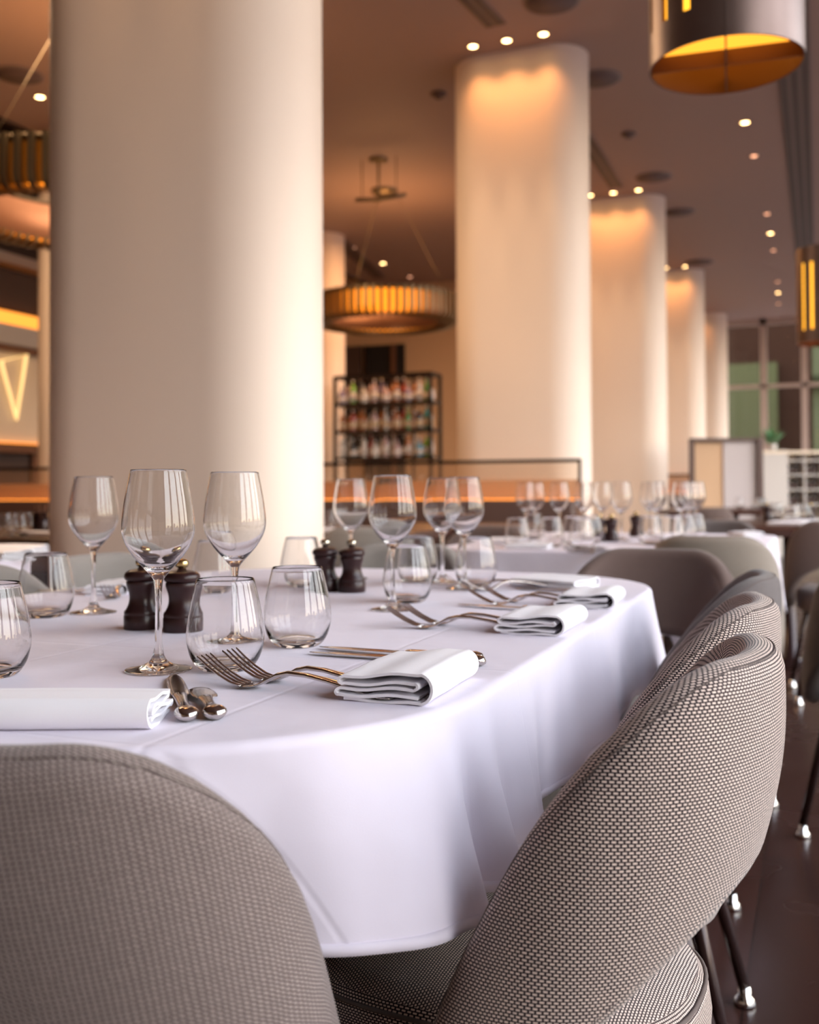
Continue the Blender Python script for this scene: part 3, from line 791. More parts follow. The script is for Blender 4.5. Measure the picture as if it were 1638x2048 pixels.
# ================================================================ glassware
def wine_glass(label, group):
    """22 cm tall stemmed glass; the surface is one closed skin split at stem and bowl"""
    t = thing('wine_glass', label, 'wine glass', group=group)
    foot = [(0, .0005), (.020, .0008), (.034, .0002), (.0362, .0008), (.0366, .0016), (.0360, .0022), (.028, .0036), (.018, .0062), (.010, .0105), (.0062, .017)]
    stem = [(.0062, .017), (.0046, .026), (.0039, .040), (.0036, .060), (.0037, .080), (.0044, .092), (.0056, .100)]
    outer = [(.0056, .100), (.0092, .1050), (.0168, .1135), (.0268, .1250), (.0354, .139), (.0393, .152), (.0392, .165), (.0372, .182), (.0338, .202), (.0305, .2195)]
    inner = [(.0302, .2199), (.0299, .2194), (.0332, .202), (.0366, .182), (.0386, .165), (.0387, .152), (.0347, .1395), (.0260, .1263), (.0158, .1160), (.0078, .1118), (0, .1106)]
    S = 48
    bm = bmesh.new(); lathe(bm, smooth_prof(foot[:3], 2)+foot[3:6]+smooth_prof(foot[5:], 3)[1:], S); obj('foot', bm, M['glass'], t, keep=True)
    bm = bmesh.new(); lathe(bm, smooth_prof(stem, 3), S); obj('stem', bm, M['glass'], t, keep=True)
    bm = bmesh.new(); lathe(bm, smooth_prof(outer, 4)+smooth_prof(inner, 4), S); obj('bowl', bm, M['glass'], t, keep=True)
    return t
def tumbler(label, group):
    """stemless glass 10 cm tall"""
    bm = bmesh.new()
    prof = [(0, .0022), (.018, .0012), (.024, .0004), (.027, .0008), (.0325, .0050), (.0385, .0150), (.0422, .0290), (.0430, .040), (.0412, .056), (.0372, .076), (.0320, .0985)]
    inn = [(.0317, .0988), (.0314, .0982), (.0365, .076), (.0405, .056), (.0423, .040), (.0414, .029), (.0375, .0180), (.031, .0095), (.018, .0062), (0, .0056)]
    lathe(bm, smooth_prof(prof, 4)+smooth_prof(inn, 4), 48)
    o = obj('tumbler', bm, M['glass'], keep=True); tag(o, label, 'tumbler', group); return o
G1, G2 = 'wine glasses on the near table', 'tumblers on the near table'
wg = None
for (px, py, lab) in ((317, 1341, 'nearest and tallest wine glass, in front of the two dark mills'), (187, 1226, 'wine glass standing farthest left on the near table'),
                      (470, 1291, 'wine glass behind the front tumbler, right of the brass-knobbed mill'), (786, 1220, 'wine glass in the middle of the table beside the second fork pair'),
                      (929, 1178, 'front wine glass of the overlapping pair at the far end of the near table'), (885, 1166, 'rear wine glass of the overlapping pair at the far end of the near table'),
                      (702, 1158, 'wine glass directly behind the far pair of mills')):
    p = P(px, py)
    if wg is None: wg = wine_glass(lab, G1); wg.location = p
    else: dup(wg, p, 0, lab, G1)
tb = None
for (px, py, lab) in ((451, 1338, 'nearest full tumbler, left of the fork tines'), (595, 1291, 'tumbler between the front tumbler and the far mills, by the knife tips'),
                      (92, 1233, 'tumbler at the left in front of the pale grey chair'), (-22, 1352, 'tumbler cut off by the left edge of the photo'),
                      (815, 1204, 'tumbler right of the middle wine glass'), (952, 1172, 'tumbler under the overlapping pair of wine glasses'),
                      (835, 1168, 'tumbler behind the one beside the middle wine glass'), (603, 1172, 'tumbler partly hidden behind the far pair of mills'),
                      (430, 1184, 'faint tumbler behind the third wine glass at the far left side')):
    p = P(px, py)
    if tb is None: tb = tumbler(lab, G2); tb.location = p
    else:
        o = tb.copy(); COL.objects.link(o); o.location = p; o['label'] = lab

# ---------------------------------------------------------------- mills
def mill(label, knob, group):
    t = thing('pepper_mill', label, 'pepper mill', group=group)
    bm = bmesh.new(); lathe(bm, [(0, 0), (.0255, 0), (.0262, .001), (.0262, .019), (.0255, .020), (.0252, .0212), (.0258, .0225), (.0252, .026), (.0225, .029)]+smooth_prof([(.0222, .030), (.0195, .036), (.0182, .044), (.0190, .052), (.0212, .059), (.0222, .062)], 4)+[(.0226, .0635), (.0226, .068), (.0215, .069), (0, .069)], 40)
    sharp(obj('body', bm, M['millwood'], t), 50)
    bm = bmesh.new(); lathe(bm, [(0, .069), (.0200, .0692), (.0235, .0700)]+smooth_prof([(.0250, .0720), (.0256, .0755), (.0240, .0800), (.0190, .0835), (.0120, .0850), (.0065, .0865)], 4)+[(.0060, .088), (0, .088)], 40)
    obj('head', bm, M['millwood'], t)
    bm = bmesh.new(); N = 24; prof = smooth_prof([(.0030, .086), (.0048, .0885), (.0080, .0905), (.0092, .0945), (.0080, .0985), (.0045, .1010), (.0008, .1016)], 3)
    lathe(bm, [(0, .086)]+prof+[(0, .1016)], N*2)
    for v in bm.verts:                       # fluting
        r = math.hypot(v.co.x, v.co.y)
        if r > .002:
            k = round(math.atan2(v.co.y, v.co.x)/(math.pi/N)); f = 1+(.045 if k % 2 else -.045); v.co.x *= f; v.co.y *= f
    obj('knob', bm, knob, t); return t
G3 = 'dark turned pepper and salt mills'
m1 = mill('left mill of the near pair, its knob hidden behind the nearest wine glass', M['brass'], G3); m1.location = P(285, 1257)
dup(m1, P(364, 1262), .3, 'right mill of the near pair with a ribbed brass knob', G3)
m3 = dup(m1, P(651, 1182), .1, 'left mill of the far pair in the middle of the near table', G3)
m4 = dup(m1, P(704, 1184), .5, 'right mill of the far pair in the middle of the near table', G3)
for mm in (m3, m4):
    for ch in mm.children:
        if ch.name.startswith('knob'): ch.data = ch.data.copy(); ch.data.materials[0] = M['pewter']

# ---------------------------------------------------------------- cutlery
def oval(y, z, wd, th, n=12, p=1.0, dz=0, x=0):
    out = []
    for k in range(n):
        a = 2*math.pi*k/n; c, s = math.cos(a), math.sin(a)
        out.append((x+wd*math.copysign(abs(c)**p, c), y, z+th*math.copysign(abs(s)**p, s)))
    return out
def fork(label, group):
    """handle end at y=0, tines at y=.215, resting on the handle end and the root of the tines"""
    t = thing('fork', label, 'fork', group=group)
    bm = bmesh.new()
    H = [(.000, .0030, .0045, .0010), (.004, .0035, .0085, .0018), (.012, .0042, .0105, .0022), (.025, .0060, .0098, .0021), (.045, .0095, .0075, .0020), (.070, .0140, .0055, .0021), (.095, .0175, .0042, .0023),
         (.115, .0180, .0036, .0025), (.128, .0150, .0036, .0025), (.136, .0110, .0048, .0022), (.143, .0070, .0080, .0017), (.150, .0042, .0112, .0013), (.158, .0030, .0125, .0011), (.166, .0034, .0126, .0010)]
    loft(bm, [oval(y, z, wd, th, 12, .9) for y, z, wd, th in H]); obj('handle', bm, M['steel'], t)
    bm = bmesh.new()
    for k in range(4):
        x0 = -.0097+k*.00647
        pts = [(.164, .0034), (.176, .0062), (.190, .0125), (.203, .0200), (.213, .0270), (.2165, .0292)]
        loft(bm, [oval(y, z, wd, .0010, 8, .8, x=x0*(1+.03*i)) for i, ((y, z), wd) in enumerate(zip(pts, (.0028, .0022, .0019, .0017, .0013, .0006)))])
    obj('tines', bm, M['steel'], t); return t
def knife(label, group, butter=False):
    """handle end at y=0, blade tip at y=.225 (.185 for the butter knife)"""
    t = thing('knife', label, 'knife', group=group); s = .80 if butter else 1.0
    bm = bmesh.new()
    H = [(.000, .0050, .0030, .0022), (.003, .0060, .0085, .0050), (.010, .0066, .0108, .0062), (.018, .0064, .0100, .0058), (.030, .0058, .0072, .0048), (.050, .0052, .0056, .0044), (.075, .0052, .0058, .0042), (.092, .0054, .0068, .0040), (.098, .0055, .0072, .0030), (.1, .0055, .0066, .0016)]
    loft(bm, [oval(y*s, z, wd, th, 16) for y, z, wd, th in H]); obj('handle', bm, M['steel'], t)
    bm = bmesh.new()
    if butter: B = [(.098, .0050, .0008, 0), (.104, .0105, .0008, .002), (.120, .0120, .0007, .002), (.145, .0122, .0006, .001), (.165, .0100, .0006, .001), (.176, .0060, .0006, .001), (.180, .0020, .0005, .001)]
    else: B = [(.098, .0060, .0009, 0), (.103, .0085, .0009, .001), (.130, .0095, .0008, .001), (.170, .0092, .0007, .001), (.200, .0075, .0007, .001), (.216, .0045, .0006, .002), (.224, .0012, .0005, .004)]
    loft(bm, [oval(y*s, .0052-.0008*i*.5, wd, th, 12, .9, x=x) for i, (y, wd, th, x) in enumerate(B)]); obj('blade', bm, M['steel'], t); return t
def lay(proto_fn, cache, key, h, tp, label, group, zt=0.0, dz=0.0, **kw):
    a = P(*h); b = P(tp[0], tp[1], TZ+zt); rz = math.atan2(b.y-a.y, b.x-a.x)-math.pi/2
    loc = (a.x, a.y, TZ+dz)
    if key not in cache: cache[key] = proto_fn(label, group, **kw); cache[key].location = loc; cache[key].rotation_euler = (0, 0, rz)
    else: return dup(cache[key], loc, rz, label, group)
    return cache[key]
CC = {}
GF, GK = 'forks on the near table', 'knives on the near table'
lay(fork, CC, 'f', (787, 1403), (478, 1322), 'nearest fork, outer of the front pair beside the first napkin', GF, .026)
lay(fork, CC, 'f', (812, 1394), (492, 1308), 'inner fork of the front pair, tucked against the first napkin', GF, .026)
lay(fork, CC, 'f', (1078, 1264), (832, 1220), 'outer fork of the second pair on the right side of the table', GF, .026)
lay(fork, CC, 'f', (1098, 1260), (840, 1213), 'inner fork of the second pair, touching the second napkin', GF, .026)
lay(fork, CC, 'f', (1190, 1216), (992, 1180), 'outer fork of the third pair near the far right corner', GF, .026)
lay(fork, CC, 'f', (1208, 1213), (1004, 1174), 'inner fork of the third pair near the far right corner', GF, .026)
lay(fork, CC, 'f', (1112, 1178), (1040, 1152), 'left fork standing before the napkin at the far end', GF, .026)
lay(fork, CC, 'f', (1130, 1178), (1064, 1153), 'right fork standing before the napkin at the far end', GF, .026)
lay(fork, CC, 'f', (262, 1180), (148, 1210), 'fork on the far left side behind the left wine glass', GF, .02)
lay(knife, CC, 'k', (971, 1333), (566, 1306), 'front knife of the pair under the nearest napkin', GK)
lay(knife, CC, 'k', (966, 1326), (655, 1300), 'rear knife of the pair under the nearest napkin', GK)
lay(knife, CC, 'k', (1160, 1229), (880, 1210), 'knife lying under the second napkin', GK)
lay(knife, CC, 'k', (1246, 1191), (1010, 1178), 'knife lying under the third napkin', GK)
lay(knife, CC, 'k', (375, 1447), (338, 1340), 'table knife between the near left napkin and the butter knife', GK)
lay(knife, CC, 'b', (432, 1443), (376, 1352), 'short round-bladed butter knife right of the near left napkin', GK, butter=True)
lay(knife, CC, 'k', (300, 1183), (196, 1184), 'knife at the far left side in front of the folded napkin', GK)

# ---------------------------------------------------------------- napkins
def napkin_mesh(L=.155, W=.092, H=.027, seed=0, layers=5):
    rnd = random.Random(seed); th = .0030
    # seen end-on (x across, z up): an outer wrap from the bottom round the +x side and over the top, then tucked zigzags inside
    def line(x0, z0, x1, z1, n=9):
        for k in range(n): u = k/(n-1); path.append((x0+(x1-x0)*u, z0+(z1-z0)*u+.0012*math.sin(u*6+len(path)*.21+seed)))
    def turn(cx, cz, r, a0, a1, n=9, sx=1.0):
        for k in range(1, n): a = R(a0+(a1-a0)*k/n); path.append((cx+sx*r*math.cos(a), cz+r*math.sin(a)))
    path = []; h = H-th; zb = th/2; rB = h/2
    line(-W/2+.010, zb, W/2-rB, zb)
    turn(W/2-rB, zb+rB, rB, -90, 90, 12)
    line(W/2-rB, zb+h, -W/2+.012, zb+h*.80)
    r1 = h*.135
    turn(-W/2+.012, zb+h*.80-r1, r1, 90, 270, 8, 1.6)
    line(-W/2+.012, zb+h*.80-2*r1, W/2-rB-.004, zb+h*.68)
    r2 = h*.10
    turn(W/2-rB-.004, zb+h*.68-r2, r2, 90, -90, 8, 1.4)
    line(W/2-rB-.004, zb+h*.68-2*r2, -W/2+.006, zb+h*.36)
    turn(-W/2+.006, zb+h*.36-r2, r2, 90, 270, 8, 1.4)
    line(-W/2+.006, zb+h*.36-2*r2, W/2-rB, zb+h*.22)
    N = 26; NL = len(path); vs = []; fs = []
    for i in range(N+1):
        y = -L/2+L*i/N; e = min(1, min(i, N-i)/3+.35)
        for side in (1, -1):
            for j, (x, z) in enumerate(path):
                a = path[max(j-1, 0)]; b = path[min(j+1, NL-1)]; dx, dz = b[0]-a[0], b[1]-a[1]; l = math.hypot(dx, dz) or 1
                nx, nz = -dz/l, dx/l; t2 = th/2*.97*(.9 if e < 1 else 1)
                puff = 1+.05*math.sin(math.pi*i/N)
                wob = .0007*math.sin(i*.45+j*.12+seed)
                vs.append((x+nx*t2*side+wob*.7, y+.0012*math.sin(j*.33+seed), max(.0002, (z+nz*t2*side)*puff)))
    n2 = 2*NL
    for i in range(N):
        for j in range(NL-1):
            a = i*n2+j; b = a+n2
            fs.append((a, a+1, b+1, b)); a += NL; b += NL; fs.append((a, b, b+1, a+1))
        a = i*n2; fs.append((a, a+n2, a+n2+NL, a+NL)); a = i*n2+NL-1; fs.append((a, a+NL, a+n2+NL, a+n2))
    for i in (0, N):
        for j in range(NL-1):
            a = i*n2+j; f = (a, a+NL, a+NL+1, a+1); fs.append(f if i == 0 else f[::-1])
    return vs, fs
GN = 'folded white napkins on the near table'
def napkin(px, py, rz, label, L=.155, W=.092, H=.027, seed=0, group=GN, layers=5, dz=0):
    vs, fs = napkin_mesh(L, W, H, seed, layers); o = pydata('napkin', vs, fs, M['napkin'])
    p = P(px, py, TZ+H*.5); o.location = (p.x, p.y, TZ+dz); o.rotation_euler = (0, 0, rz); tag(o, label, 'napkin', group); sharp(o, 60); return o
napkin(818, 1347, R(2), 'nearest folded white napkin beside the front fork pair', .150, .098, .030, 1)
napkin(1083, 1237, R(0), 'second folded white napkin along the right side', .145, .098, .028, 2)
napkin(1180, 1193, R(3), 'third folded white napkin near the far right corner', .145, .1, .026, 3)
napkin(1108, 1164, R(70), 'flat white napkin at the far end of the near table', .15, .10, .022, 4)
napkin(232, 1172, R(20), 'folded napkin on the far left side behind the wine glasses', .14, .09, .022, 5)
napkin(20, 1412, R(-68), 'large flat folded napkin at the near left corner', .26, .085, .026, 6)

# ================================================================ second table's setting
G4, G5 = 'wine glasses on the second table', 'tumblers on the second table'
for k, (px, py) in enumerate(((1052, 1078), (1071, 1074), (1119, 1078), (1169, 1076), (1205, 1073), (1243, 1082), (1300, 1072), (1313, 1078), (1363, 1078), (1378, 1074), (1392, 1071))):
    dup(wg, P(px, py), 0, f'{ORD[k]} wine glass from the left on the second white table', G4)
for k, (px, py) in enumerate(((1035, 1096), (1066, 1078), (1102, 1094), (1148, 1090), (1165, 1098), (1182, 1086), (1302, 1090), (1345, 1090), (1369, 1086), (1388, 1082))):
    o = tb.copy(); COL.objects.link(o); o.location = P(px, py); o['label'] = f'{ORD[k]} tumbler from the left on the second white table'; o['group'] = G5
for px, py, lab in ((1199, 1083, 'left mill of the pair on the second table'), (1223, 1083, 'right mill of the pair on the second table'), (1272, 1073, 'single dark mill right of the pair on the second table')):
    dup(m1, P(px, py), 0, lab, 'mills on the second table')
for k, (px, py, rz) in enumerate(((1058, 1091, 90), (1012, 1082, 80), (1440, 1081, 60), (1350, 1086, 10), (1490, 1068, 30))):
    napkin(px, py, R(rz), f'{ORD[k]} folded napkin counted by nearness on the second white table', .14, .09, .022, 7+k, 'napkins on the second table')
for k in range(5):
    lay(fork, CC, 'f', (1196+k*6, 1102), (1150+k*8, 1094), f'{ORD[k]} fork of the bunch laid on the second table', 'forks on the second table', .02)

# ================================================================ dark tables and their things
def dark_table(label, x, y, sx, sy, rz=0):
    t = thing('wood_table', label, 'table', (x, y, 0), rz, 'bare dark wood tables')
    boxo('tabletop', (-sx/2, sx/2, -sy/2, sy/2, TZ-.04, TZ), M['wood'], t, .006)
    bm = bmesh.new(); lathe(bm, [(0, 0), (.22, 0), (.22, .012), (.035, .03), (.03, TZ-.05), (.1, TZ-.04), (0, TZ-.04)], 24); obj('pedestal', bm, M['leg'], t)
    return t
tl = P(36, 1071); dark_table('bare dark table behind the left white cloth, laid with tumblers', tl.x-.25, tl.y+.15, 1.5, .75)
tm = at_depth(690, 4.9); dark_table('bare dark table just right of the nearest column', tm.x, tm.y, .8, .8)
tm2 = at_depth(905, 5.6); dark_table('bare dark table behind the middle wine glasses', tm2.x, tm2.y, .8, .8)
tr = at_depth(1575, 5.4); dark_table('long bare dark table at the right beyond the second white table', tr.x, tr.y+.15, .9, 1.5)
tr2 = at_depth(1470, 9.5); dark_table('farther bare dark table in front of the pale screen', tr2.x, tr2.y, 1.2, 1.6)
G6 = 'glasses on the bare dark tables'
def on(px, D, z=TZ):
    p = at_depth(px, D); return Vector((p.x, p.y, z))
for k, (px, D) in enumerate(((8, 4.6), (22, 4.7), (36, 4.45), (50, 4.8), (655, 5.0), (672, 4.8), (706, 5.0), (880, 5.6), (915, 5.7))):
    o = tb.copy(); COL.objects.link(o); o.location = on(px, D); o['group'] = G6
    o['label'] = f'{ORD[k]} of the blurred tumblers on dark tables, counted from the left edge'
for k, (px, D) in enumerate(((1478, 9.3), (1512, 9.4), (1521, 9.2), (1543, 6.3), (1553, 6.2), (1583, 5.6), (1590, 6.0), (1602, 6.1), (1607, 5.9))):
    o = tb.copy(); COL.objects.link(o); o.location = on(px, D); o['group'] = G6
    o['label'] = f'{ORD[k]} from the left of the tumblers on the right-hand dark tables'
for k, (px, D, rz) in enumerate(((86, 4.5, 90), (664, 4.7, 80), (716, 4.75, 90), (1578, 5.3, 70), (1600, 5.6, 40))):
    p = on(px, D); vs, fs = napkin_mesh(.2, .11, .02, 20+k, 5); o = pydata('napkin', vs, fs, M['napkin']); o.location = p; o.rotation_euler = (0, 0, R(rz))
    tag(o, f'{ORD[k]} from the left of the blurred napkins on bare dark tables', 'napkin', 'napkins on the bare dark tables')
# cutlery pot on the left dark table, mills on the others
p = on(82, 4.75); t = thing('cutlery_pot', 'black pot on the dark table at the left edge', 'pot', p)
bm = bmesh.new(); lathe(bm, [(0, 0), (.032, 0), (.036, .01), (.038, .10), (.034, .10), (.032, .012), (0, .012)], 24); obj('pot_body', bm, M['leg'], t)
bm = bmesh.new(); [tube(bm, [(.01*math.cos(a), .01*math.sin(a), .02), (.026*math.cos(a), .026*math.sin(a), .14)], .004, 6) for a in (0, 1.3, 2.6, 3.9, 5.2)]; obj('sticks', bm, M['trim'], t)
for k, (px, D) in enumerate(((1533, 6.2), (1527, 9.3), (1620, 6.0))):
    dup(m1, on(px, D), 0, f'{ORD[k]} nearest of the blurred mills on the dark tables at the right', 'mills on the dark tables')
for k, (px, py) in enumerate(((6, 1108), (28, 1100))):
    napkin(px, py, R(70+k*30), ('nearer' if k == 0 else 'farther')+' napkin on the white table at the left edge', .18, .1, .03, 15+k, 'napkins on the left table')

# chairs at the other tables
GC = 'blurred chairs farther back'
def pc(px, D, rz, lab, f): 
    p = at_depth(px, D); put_chair(c1, p.x, p.y, R(rz), lab, GC, FAB[f])
pc(920, 3.75, 170, 'dark brown chair behind the tumbler under the glass pair', 'brown')
pc(190, 4.0, 150, 'dark brown chair behind the far left wine glass, before the column', 'dark')
pc(760, 4.2, 10, 'pale chair back at the dark table right of the nearest column', 'pale')
pc(1400, 7.6, 20, 'dark chair beyond the second table before the far columns', 'brown')
pc(1760, 2.6, 12, 'large grey chair cut off by the right edge, lower of two', 'dark')
pc(1662, 4.65, 5, 'grey chair cut off by the right edge, upper of two', 'brown')

# ---------------------------------------------------------------- banquettes with lit glass screens
def banquette(x0, x1, y, lab, lab2):
    t = thing('banquette', lab, 'banquette', ((x0+x1)/2, y, 0)); h = (x1-x0)/2
    boxo('base', (-h, h, -.55, .12, 0, .30), M['leg'], t)
    n = max(1, round(2*h/1.2))
    for k in range(n):
        boxo('seat_cushion', (-h+2*h*k/n+.005, -h+2*h*(k+1)/n-.005, -.60, -.02, .30, .45), M['leather'], t, .03)
    boxo('backrest', (-h, h, -.04, .12, .45, .865), M['leather'], t, .03)
    boxo('ledge', (-h, h, .12, .32, .30, .84), M['trim'], t)
    boxo('light_strip', (-h+.02, h-.02, .15, .19, .84, .87), M['ambersoft'], t)
    s = thing('glass_screen', lab2, 'screen', ((x0+x1)/2, y+.25, .84))
    bm = bmesh.new(); box(bm, -h, h, -.012, .012, .295, .32); box(bm, h-.02, h, -.012, .012, -.0, .295); box(bm, -h, -h+.02, -.012, .012, 0, .295); obj('frame', bm, M['blacksteel'], s, smooth=False)
    bm = bmesh.new(); box(bm, -h+.02, h-.02, -.004, .004, 0, .295); obj('pane', bm, M['screen'], s, smooth=False)
    bm = bmesh.new(); box(bm, -h+.02, h-.02, .006, .010, 0, .17); obj('frosted_band', bm, M['frost'], s, smooth=False)
banquette(-9.1, Q(1163, 7.3).x, 7.05, 'long brown leather banquette with amber light along its top', 'dark-framed glass screen above the long banquette')
banquette(-3.3, Q(1440, 16.5).x, 16.3, 'short far banquette between the third and fourth columns', 'dark-framed glass screen above the far short banquette')

# ---------------------------------------------------------------- bar shelving and bottles
ya = 11.75
xa, xb = Q(671, ya).x, Q(862, ya).x
rack = thing('bar_shelving', 'open black steel bar shelving full of bottles', 'shelving', (xa, ya, 0)); Wd = xb-xa; dp = .34
for x in (0, Wd):
    for y in (0, dp):
        boxo('upright', (x-.02, x+.02, y-.02, y+.02, 0, 2.38), M['blacksteel'], rack)
for x in (Wd*.30, Wd*.72): boxo('upright', (x-.012, x+.012, dp-.02, dp+.02, 0, 2.38), M['blacksteel'], rack)
SH = [1.35, 1.69, 2.04]
bm = bmesh.new()
for x0_, x1_, y0_, y1_ in ((0, Wd, -.02, .02), (0, Wd, dp-.02, dp+.02)): box(bm, x0_, x1_, y0_, y1_, 2.35, 2.39)
for x in (0, Wd): box(bm, x-.02, x+.02, 0, dp, 2.35, 2.39)
obj('top_frame', bm, M['blacksteel'], rack, smooth=False)
for z in SH+[.98]: boxo('shelf', (-.02, Wd+.02, -.02, dp+.02, z-.035, z), M['blacksteel'], rack)
bcols = dict(clear=(.62, .56, .52), amber=(.42, .13, .03), dark=(.03, .02, .02), green=(.05, .30, .06), teal=(.05, .36, .34), rose=(.55, .36, .36), red=(.45, .07, .05), lime=(.20, .45, .03), purple=(.32, .24, .38), sky=(.18, .42, .60))
BM_ = {k: mat('bottle_'+k, v, .15, coat=.5) for k, v in bcols.items()}
LB = {'white': mat('label_white', (.82, .74, .70), .6), 'cream': mat('label_cream', (.75, .58, .40), .6), 'dark': mat('label_dark', (.12, .07, .06), .6)}
def bottle_proto(kind, c, lb):
    t = thing('bottle', '', 'bottle')
    r, h = {0: (.036, .30), 1: (.042, .27), 2: (.048, .24), 3: (.033, .31)}[kind]
    sh = {0: .62, 1: .60, 2: .52, 3: .50}[kind]
    bm = bmesh.new(); lathe(bm, [(0, 0), (r*.9, 0), (r, .006)]+smooth_prof([(r, .01), (r, h*sh), (r*.75, h*(sh+.10)), (r*.34, h*(sh+.2)), (.013, h*.9)], 3)+[(.013, h*.93), (0, h*.93)], 14); obj('glass_body', bm, BM_[c], t)
    bm = bmesh.new(); lathe(bm, [(r+.001, h*.12), (r+.0015, h*.12), (r+.0015, h*(sh-.16)), (r+.001, h*(sh-.16))], 14); obj('label', bm, LB[lb], t)
    bm = bmesh.new(); lathe(bm, [(0, h*.9), (.015, h*.9), (.015, h), (0, h)], 10); obj('cap', bm, LB[random.choice(['white', 'cream', 'dark'])], t)
    return t
protos = {}
rows = [
    (0, 'bottom', ['clear', 'clear', 'dark', 'dark', 'clear', 'red', 'clear', 'clear', 'rose', 'clear', 'rose', 'dark', 'amber', 'clear', 'sky', 'lime', 'clear'], 'white'),
    (1, 'middle', ['amber', 'amber', 'red', 'amber', 'amber', 'clear', 'rose', 'amber', 'clear', 'rose', 'amber', 'red', 'green', 'rose', 'dark', 'teal', 'clear'], 'cream'),
    (2, 'top', ['purple', 'rose', 'lime', 'dark', 'clear', 'rose', 'rose', 'purple', 'rose', 'amber', 'amber', 'red', 'purple', 'amber', 'clear', 'green', 'clear'], 'white')]
cw = dict(clear='clear glass', amber='amber', dark='dark', green='dark green', teal='teal', rose='pinkish', red='reddish brown', lime='bright green', purple='mauve', sky='blue-banded')
for si, sname, cols, lb in rows:
    n = len(cols)
    for k, c in enumerate(cols):
        kd = (k*7+si*3) % 4; key = (kd, c, lb)
        loc = (xa+Wd*(k+.55)/(n+.1), ya+.12+(.05 if k % 2 else 0), SH[si])
        lab = f'{cw[c]} bottle, {ORD[k]} from the left on the {sname} shelf of the bar shelving'
        if key not in protos:
            b = protos[key] = bottle_proto(kd, c, lb); b.location = loc; b['label'] = lab; b['group'] = f'bottles on the {sname} bar shelf'
        else: dup(protos[key], loc, 0, lab, f'bottles on the {sname} bar shelf')
for k in range(9):                                              # glasses standing under the lowest shelf
    o = tb.copy(); COL.objects.link(o); o.location = (xa+Wd*(k+.5)/9, ya+.2, .98); o.scale = (1, 1, 1.5); o['label'] = f'{ORD[k]} bar glass from the left beneath the bottle shelves'; o['group'] = 'bar glasses beneath the bottle shelves'
t = thing('bar_counter', 'long bar counter in front of the bottle shelving', 'bar', (xa+Wd/2, ya-.8, 0))
boxo('counter_front', (-.9, 2.0, -.1, .1, 0, .98), M['wall'], t); boxo('counter_top', (-.95, 2.05, -.2, .35, .98, 1.02), M['wood'], t)
# unseen warm area light, added to brighten the bottles
L = bpy.data.lights.new('bottle_fill', 'AREA'); L.size = 1.6; L.energy = 90; L.color = WARM
lo = bpy.data.objects.new('bottle_fill', L); COL.objects.link(lo); lo.location = (-4.3, 11.9, 4.3)
L = bpy.data.lights.new('warm_fill', 'AREA'); L.size = 2.0; L.energy = 160; L.color = WARM2  # added fill without a fitting, warms the column faces
lo = bpy.data.objects.new('warm_fill', L); COL.objects.link(lo); lo.location = (-5.0, 5.6, 4.35)
# small metal spreader hung under the ceiling
p = P(757, 318, CEIL); t = thing('ceiling_fitting', 'small three-rod metal fitting hanging above the middle ring chandelier', 'ceiling fitting', (p.x, p.y, CEIL))
for dx in (-.19, 0, .2):
    bm = bmesh.new(); tube(bm, [(dx, 0, 0), (dx, 0, -.42 if dx else -.46)], .012 if not dx else .005, 8); obj('rod', bm, M['rib'], t)
bm = bmesh.new(); tube(bm, [(-.24, -.06, -.42), (0, 0, -.43), (.30, .03, -.40)], .022, 8); obj('arm', bm, M['rib'], t)
bm = bmesh.new(); lathe(bm, [(0, -.02), (.1, -.02), (.1, 0)], 16); obj('ceiling_plate', bm, M['rib'], t)

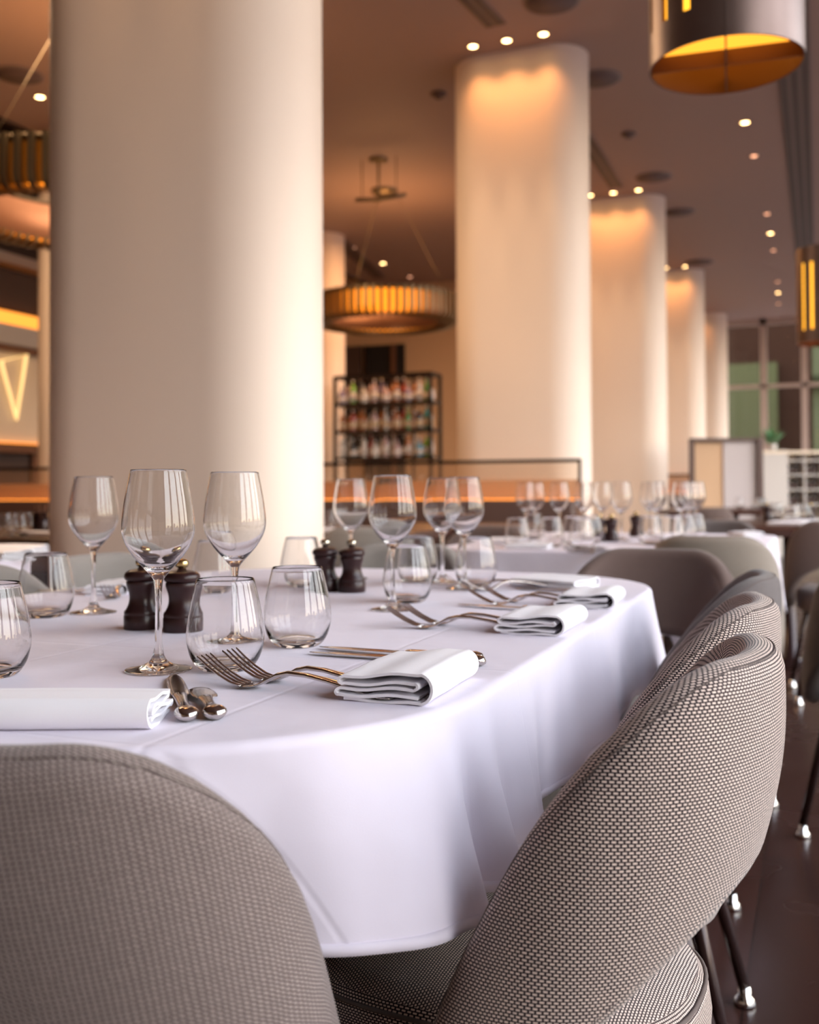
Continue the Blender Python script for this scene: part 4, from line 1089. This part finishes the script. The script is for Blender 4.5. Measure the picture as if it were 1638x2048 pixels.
# ---------------------------------------------------------------- partition, wine cubbies and plant by the far windows
p = at_depth(1478, 11.5); t = thing('partition_screen', 'pale grey partition with a dark frame before the far windows', 'partition', (p.x, p.y, 0), YAW)
w_ = .36; boxo('panel', (-.17, w_*.55, 0, .05, .05, 1.46), M['pinkgrey'], t); 
boxo('side_panel', (-.50, -.17, .02, .06, .05, 1.46), M['wall'], t)
boxo('post', (w_*.55, w_*.55+.06, -.06, .08, 0, 1.5), M['leather'], t); boxo('post', (-.54, -.50, -.02, .08, 0, 1.5), M['leather'], t); boxo('top_rail', (-.54, w_*.55+.06, -.04, .08, 1.46, 1.5), M['leather'], t)
p = at_depth(1518, 14.0); wd = 1.35
t = thing('wine_cubby_rack', 'white wine rack with square cubbies below the far windows', 'wine rack', (p.x, p.y, 0), YAW)
boxo('side_panel', (0, .38, -.05, .35, 0, 1.45), M['white'], t)
boxo('back_panel', (.38, wd, .30, .35, .0, 1.40), M['cream'], t)
for k in range(5): boxo('divider', (.38+k*.24, .40+k*.24, 0, .30, .5, 1.40), M['white'], t)
for k in range(5): boxo('shelf', (.38, wd, -.01, .30, .5+k*.2, .52+k*.2), M['white'], t)
boxo('worktop', (0, wd+.05, -.06, .36, 1.40, 1.44), M['cream'], t)
Rz = Matrix.Rotation(YAW, 3, 'Z'); k2 = 0
for r_ in range(3):
    for c_ in range(4):
        for q in range(2):
            kk = (1, 'dark', 'dark')
            if kk not in protos: protos[kk] = bottle_proto(*kk); 
            v = Rz @ Vector((.46+c_*.24+q*.09, .14, 0)); loc = (p.x+v.x, p.y+v.y, .72+r_*.2)
            lab = f'dark wine bottle, {["left", "right"][q]} in {ORD[c_]} cubby of the {["lowest", "middle", "top"][r_]} wine rack row'
            b = protos[kk]
            if not b['label']: b.location = loc; b['label'] = lab; b['group'] = 'bottles in the white wine rack'; b.scale = (1, 1, .6)
            else: nb = dup(b, loc, 0, lab, 'bottles in the white wine rack'); nb.scale = (1, 1, .6)
p2 = p+Rz @ Vector((.22, .1, 0)); t = thing('potted_plant', 'small bright green plant on the white wine rack', 'plant', (p2.x, p2.y, 1.44))
bm = bmesh.new(); lathe(bm, [(0, 0), (.05, 0), (.065, .10), (.055, .10), (0, .085)], 16); obj('pot', bm, M['white'], t)
bm = bmesh.new()
for k in range(60):
    a = random.uniform(0, 6.28); e = random.uniform(.2, 1.3); l = random.uniform(.12, .3); d = Vector((math.cos(a)*math.cos(e), math.sin(a)*math.cos(e), math.sin(e))); s = Vector((-math.sin(a), math.cos(a), 0))*.02
    b0 = Vector((0, 0, .09)); v = [bm.verts.new(q) for q in (b0+d*l*.3, b0+d*l*.7+s, b0+d*l, b0+d*l*.7-s)]; bm.faces.new(v)
obj('foliage', bm, M['leaf'], t)
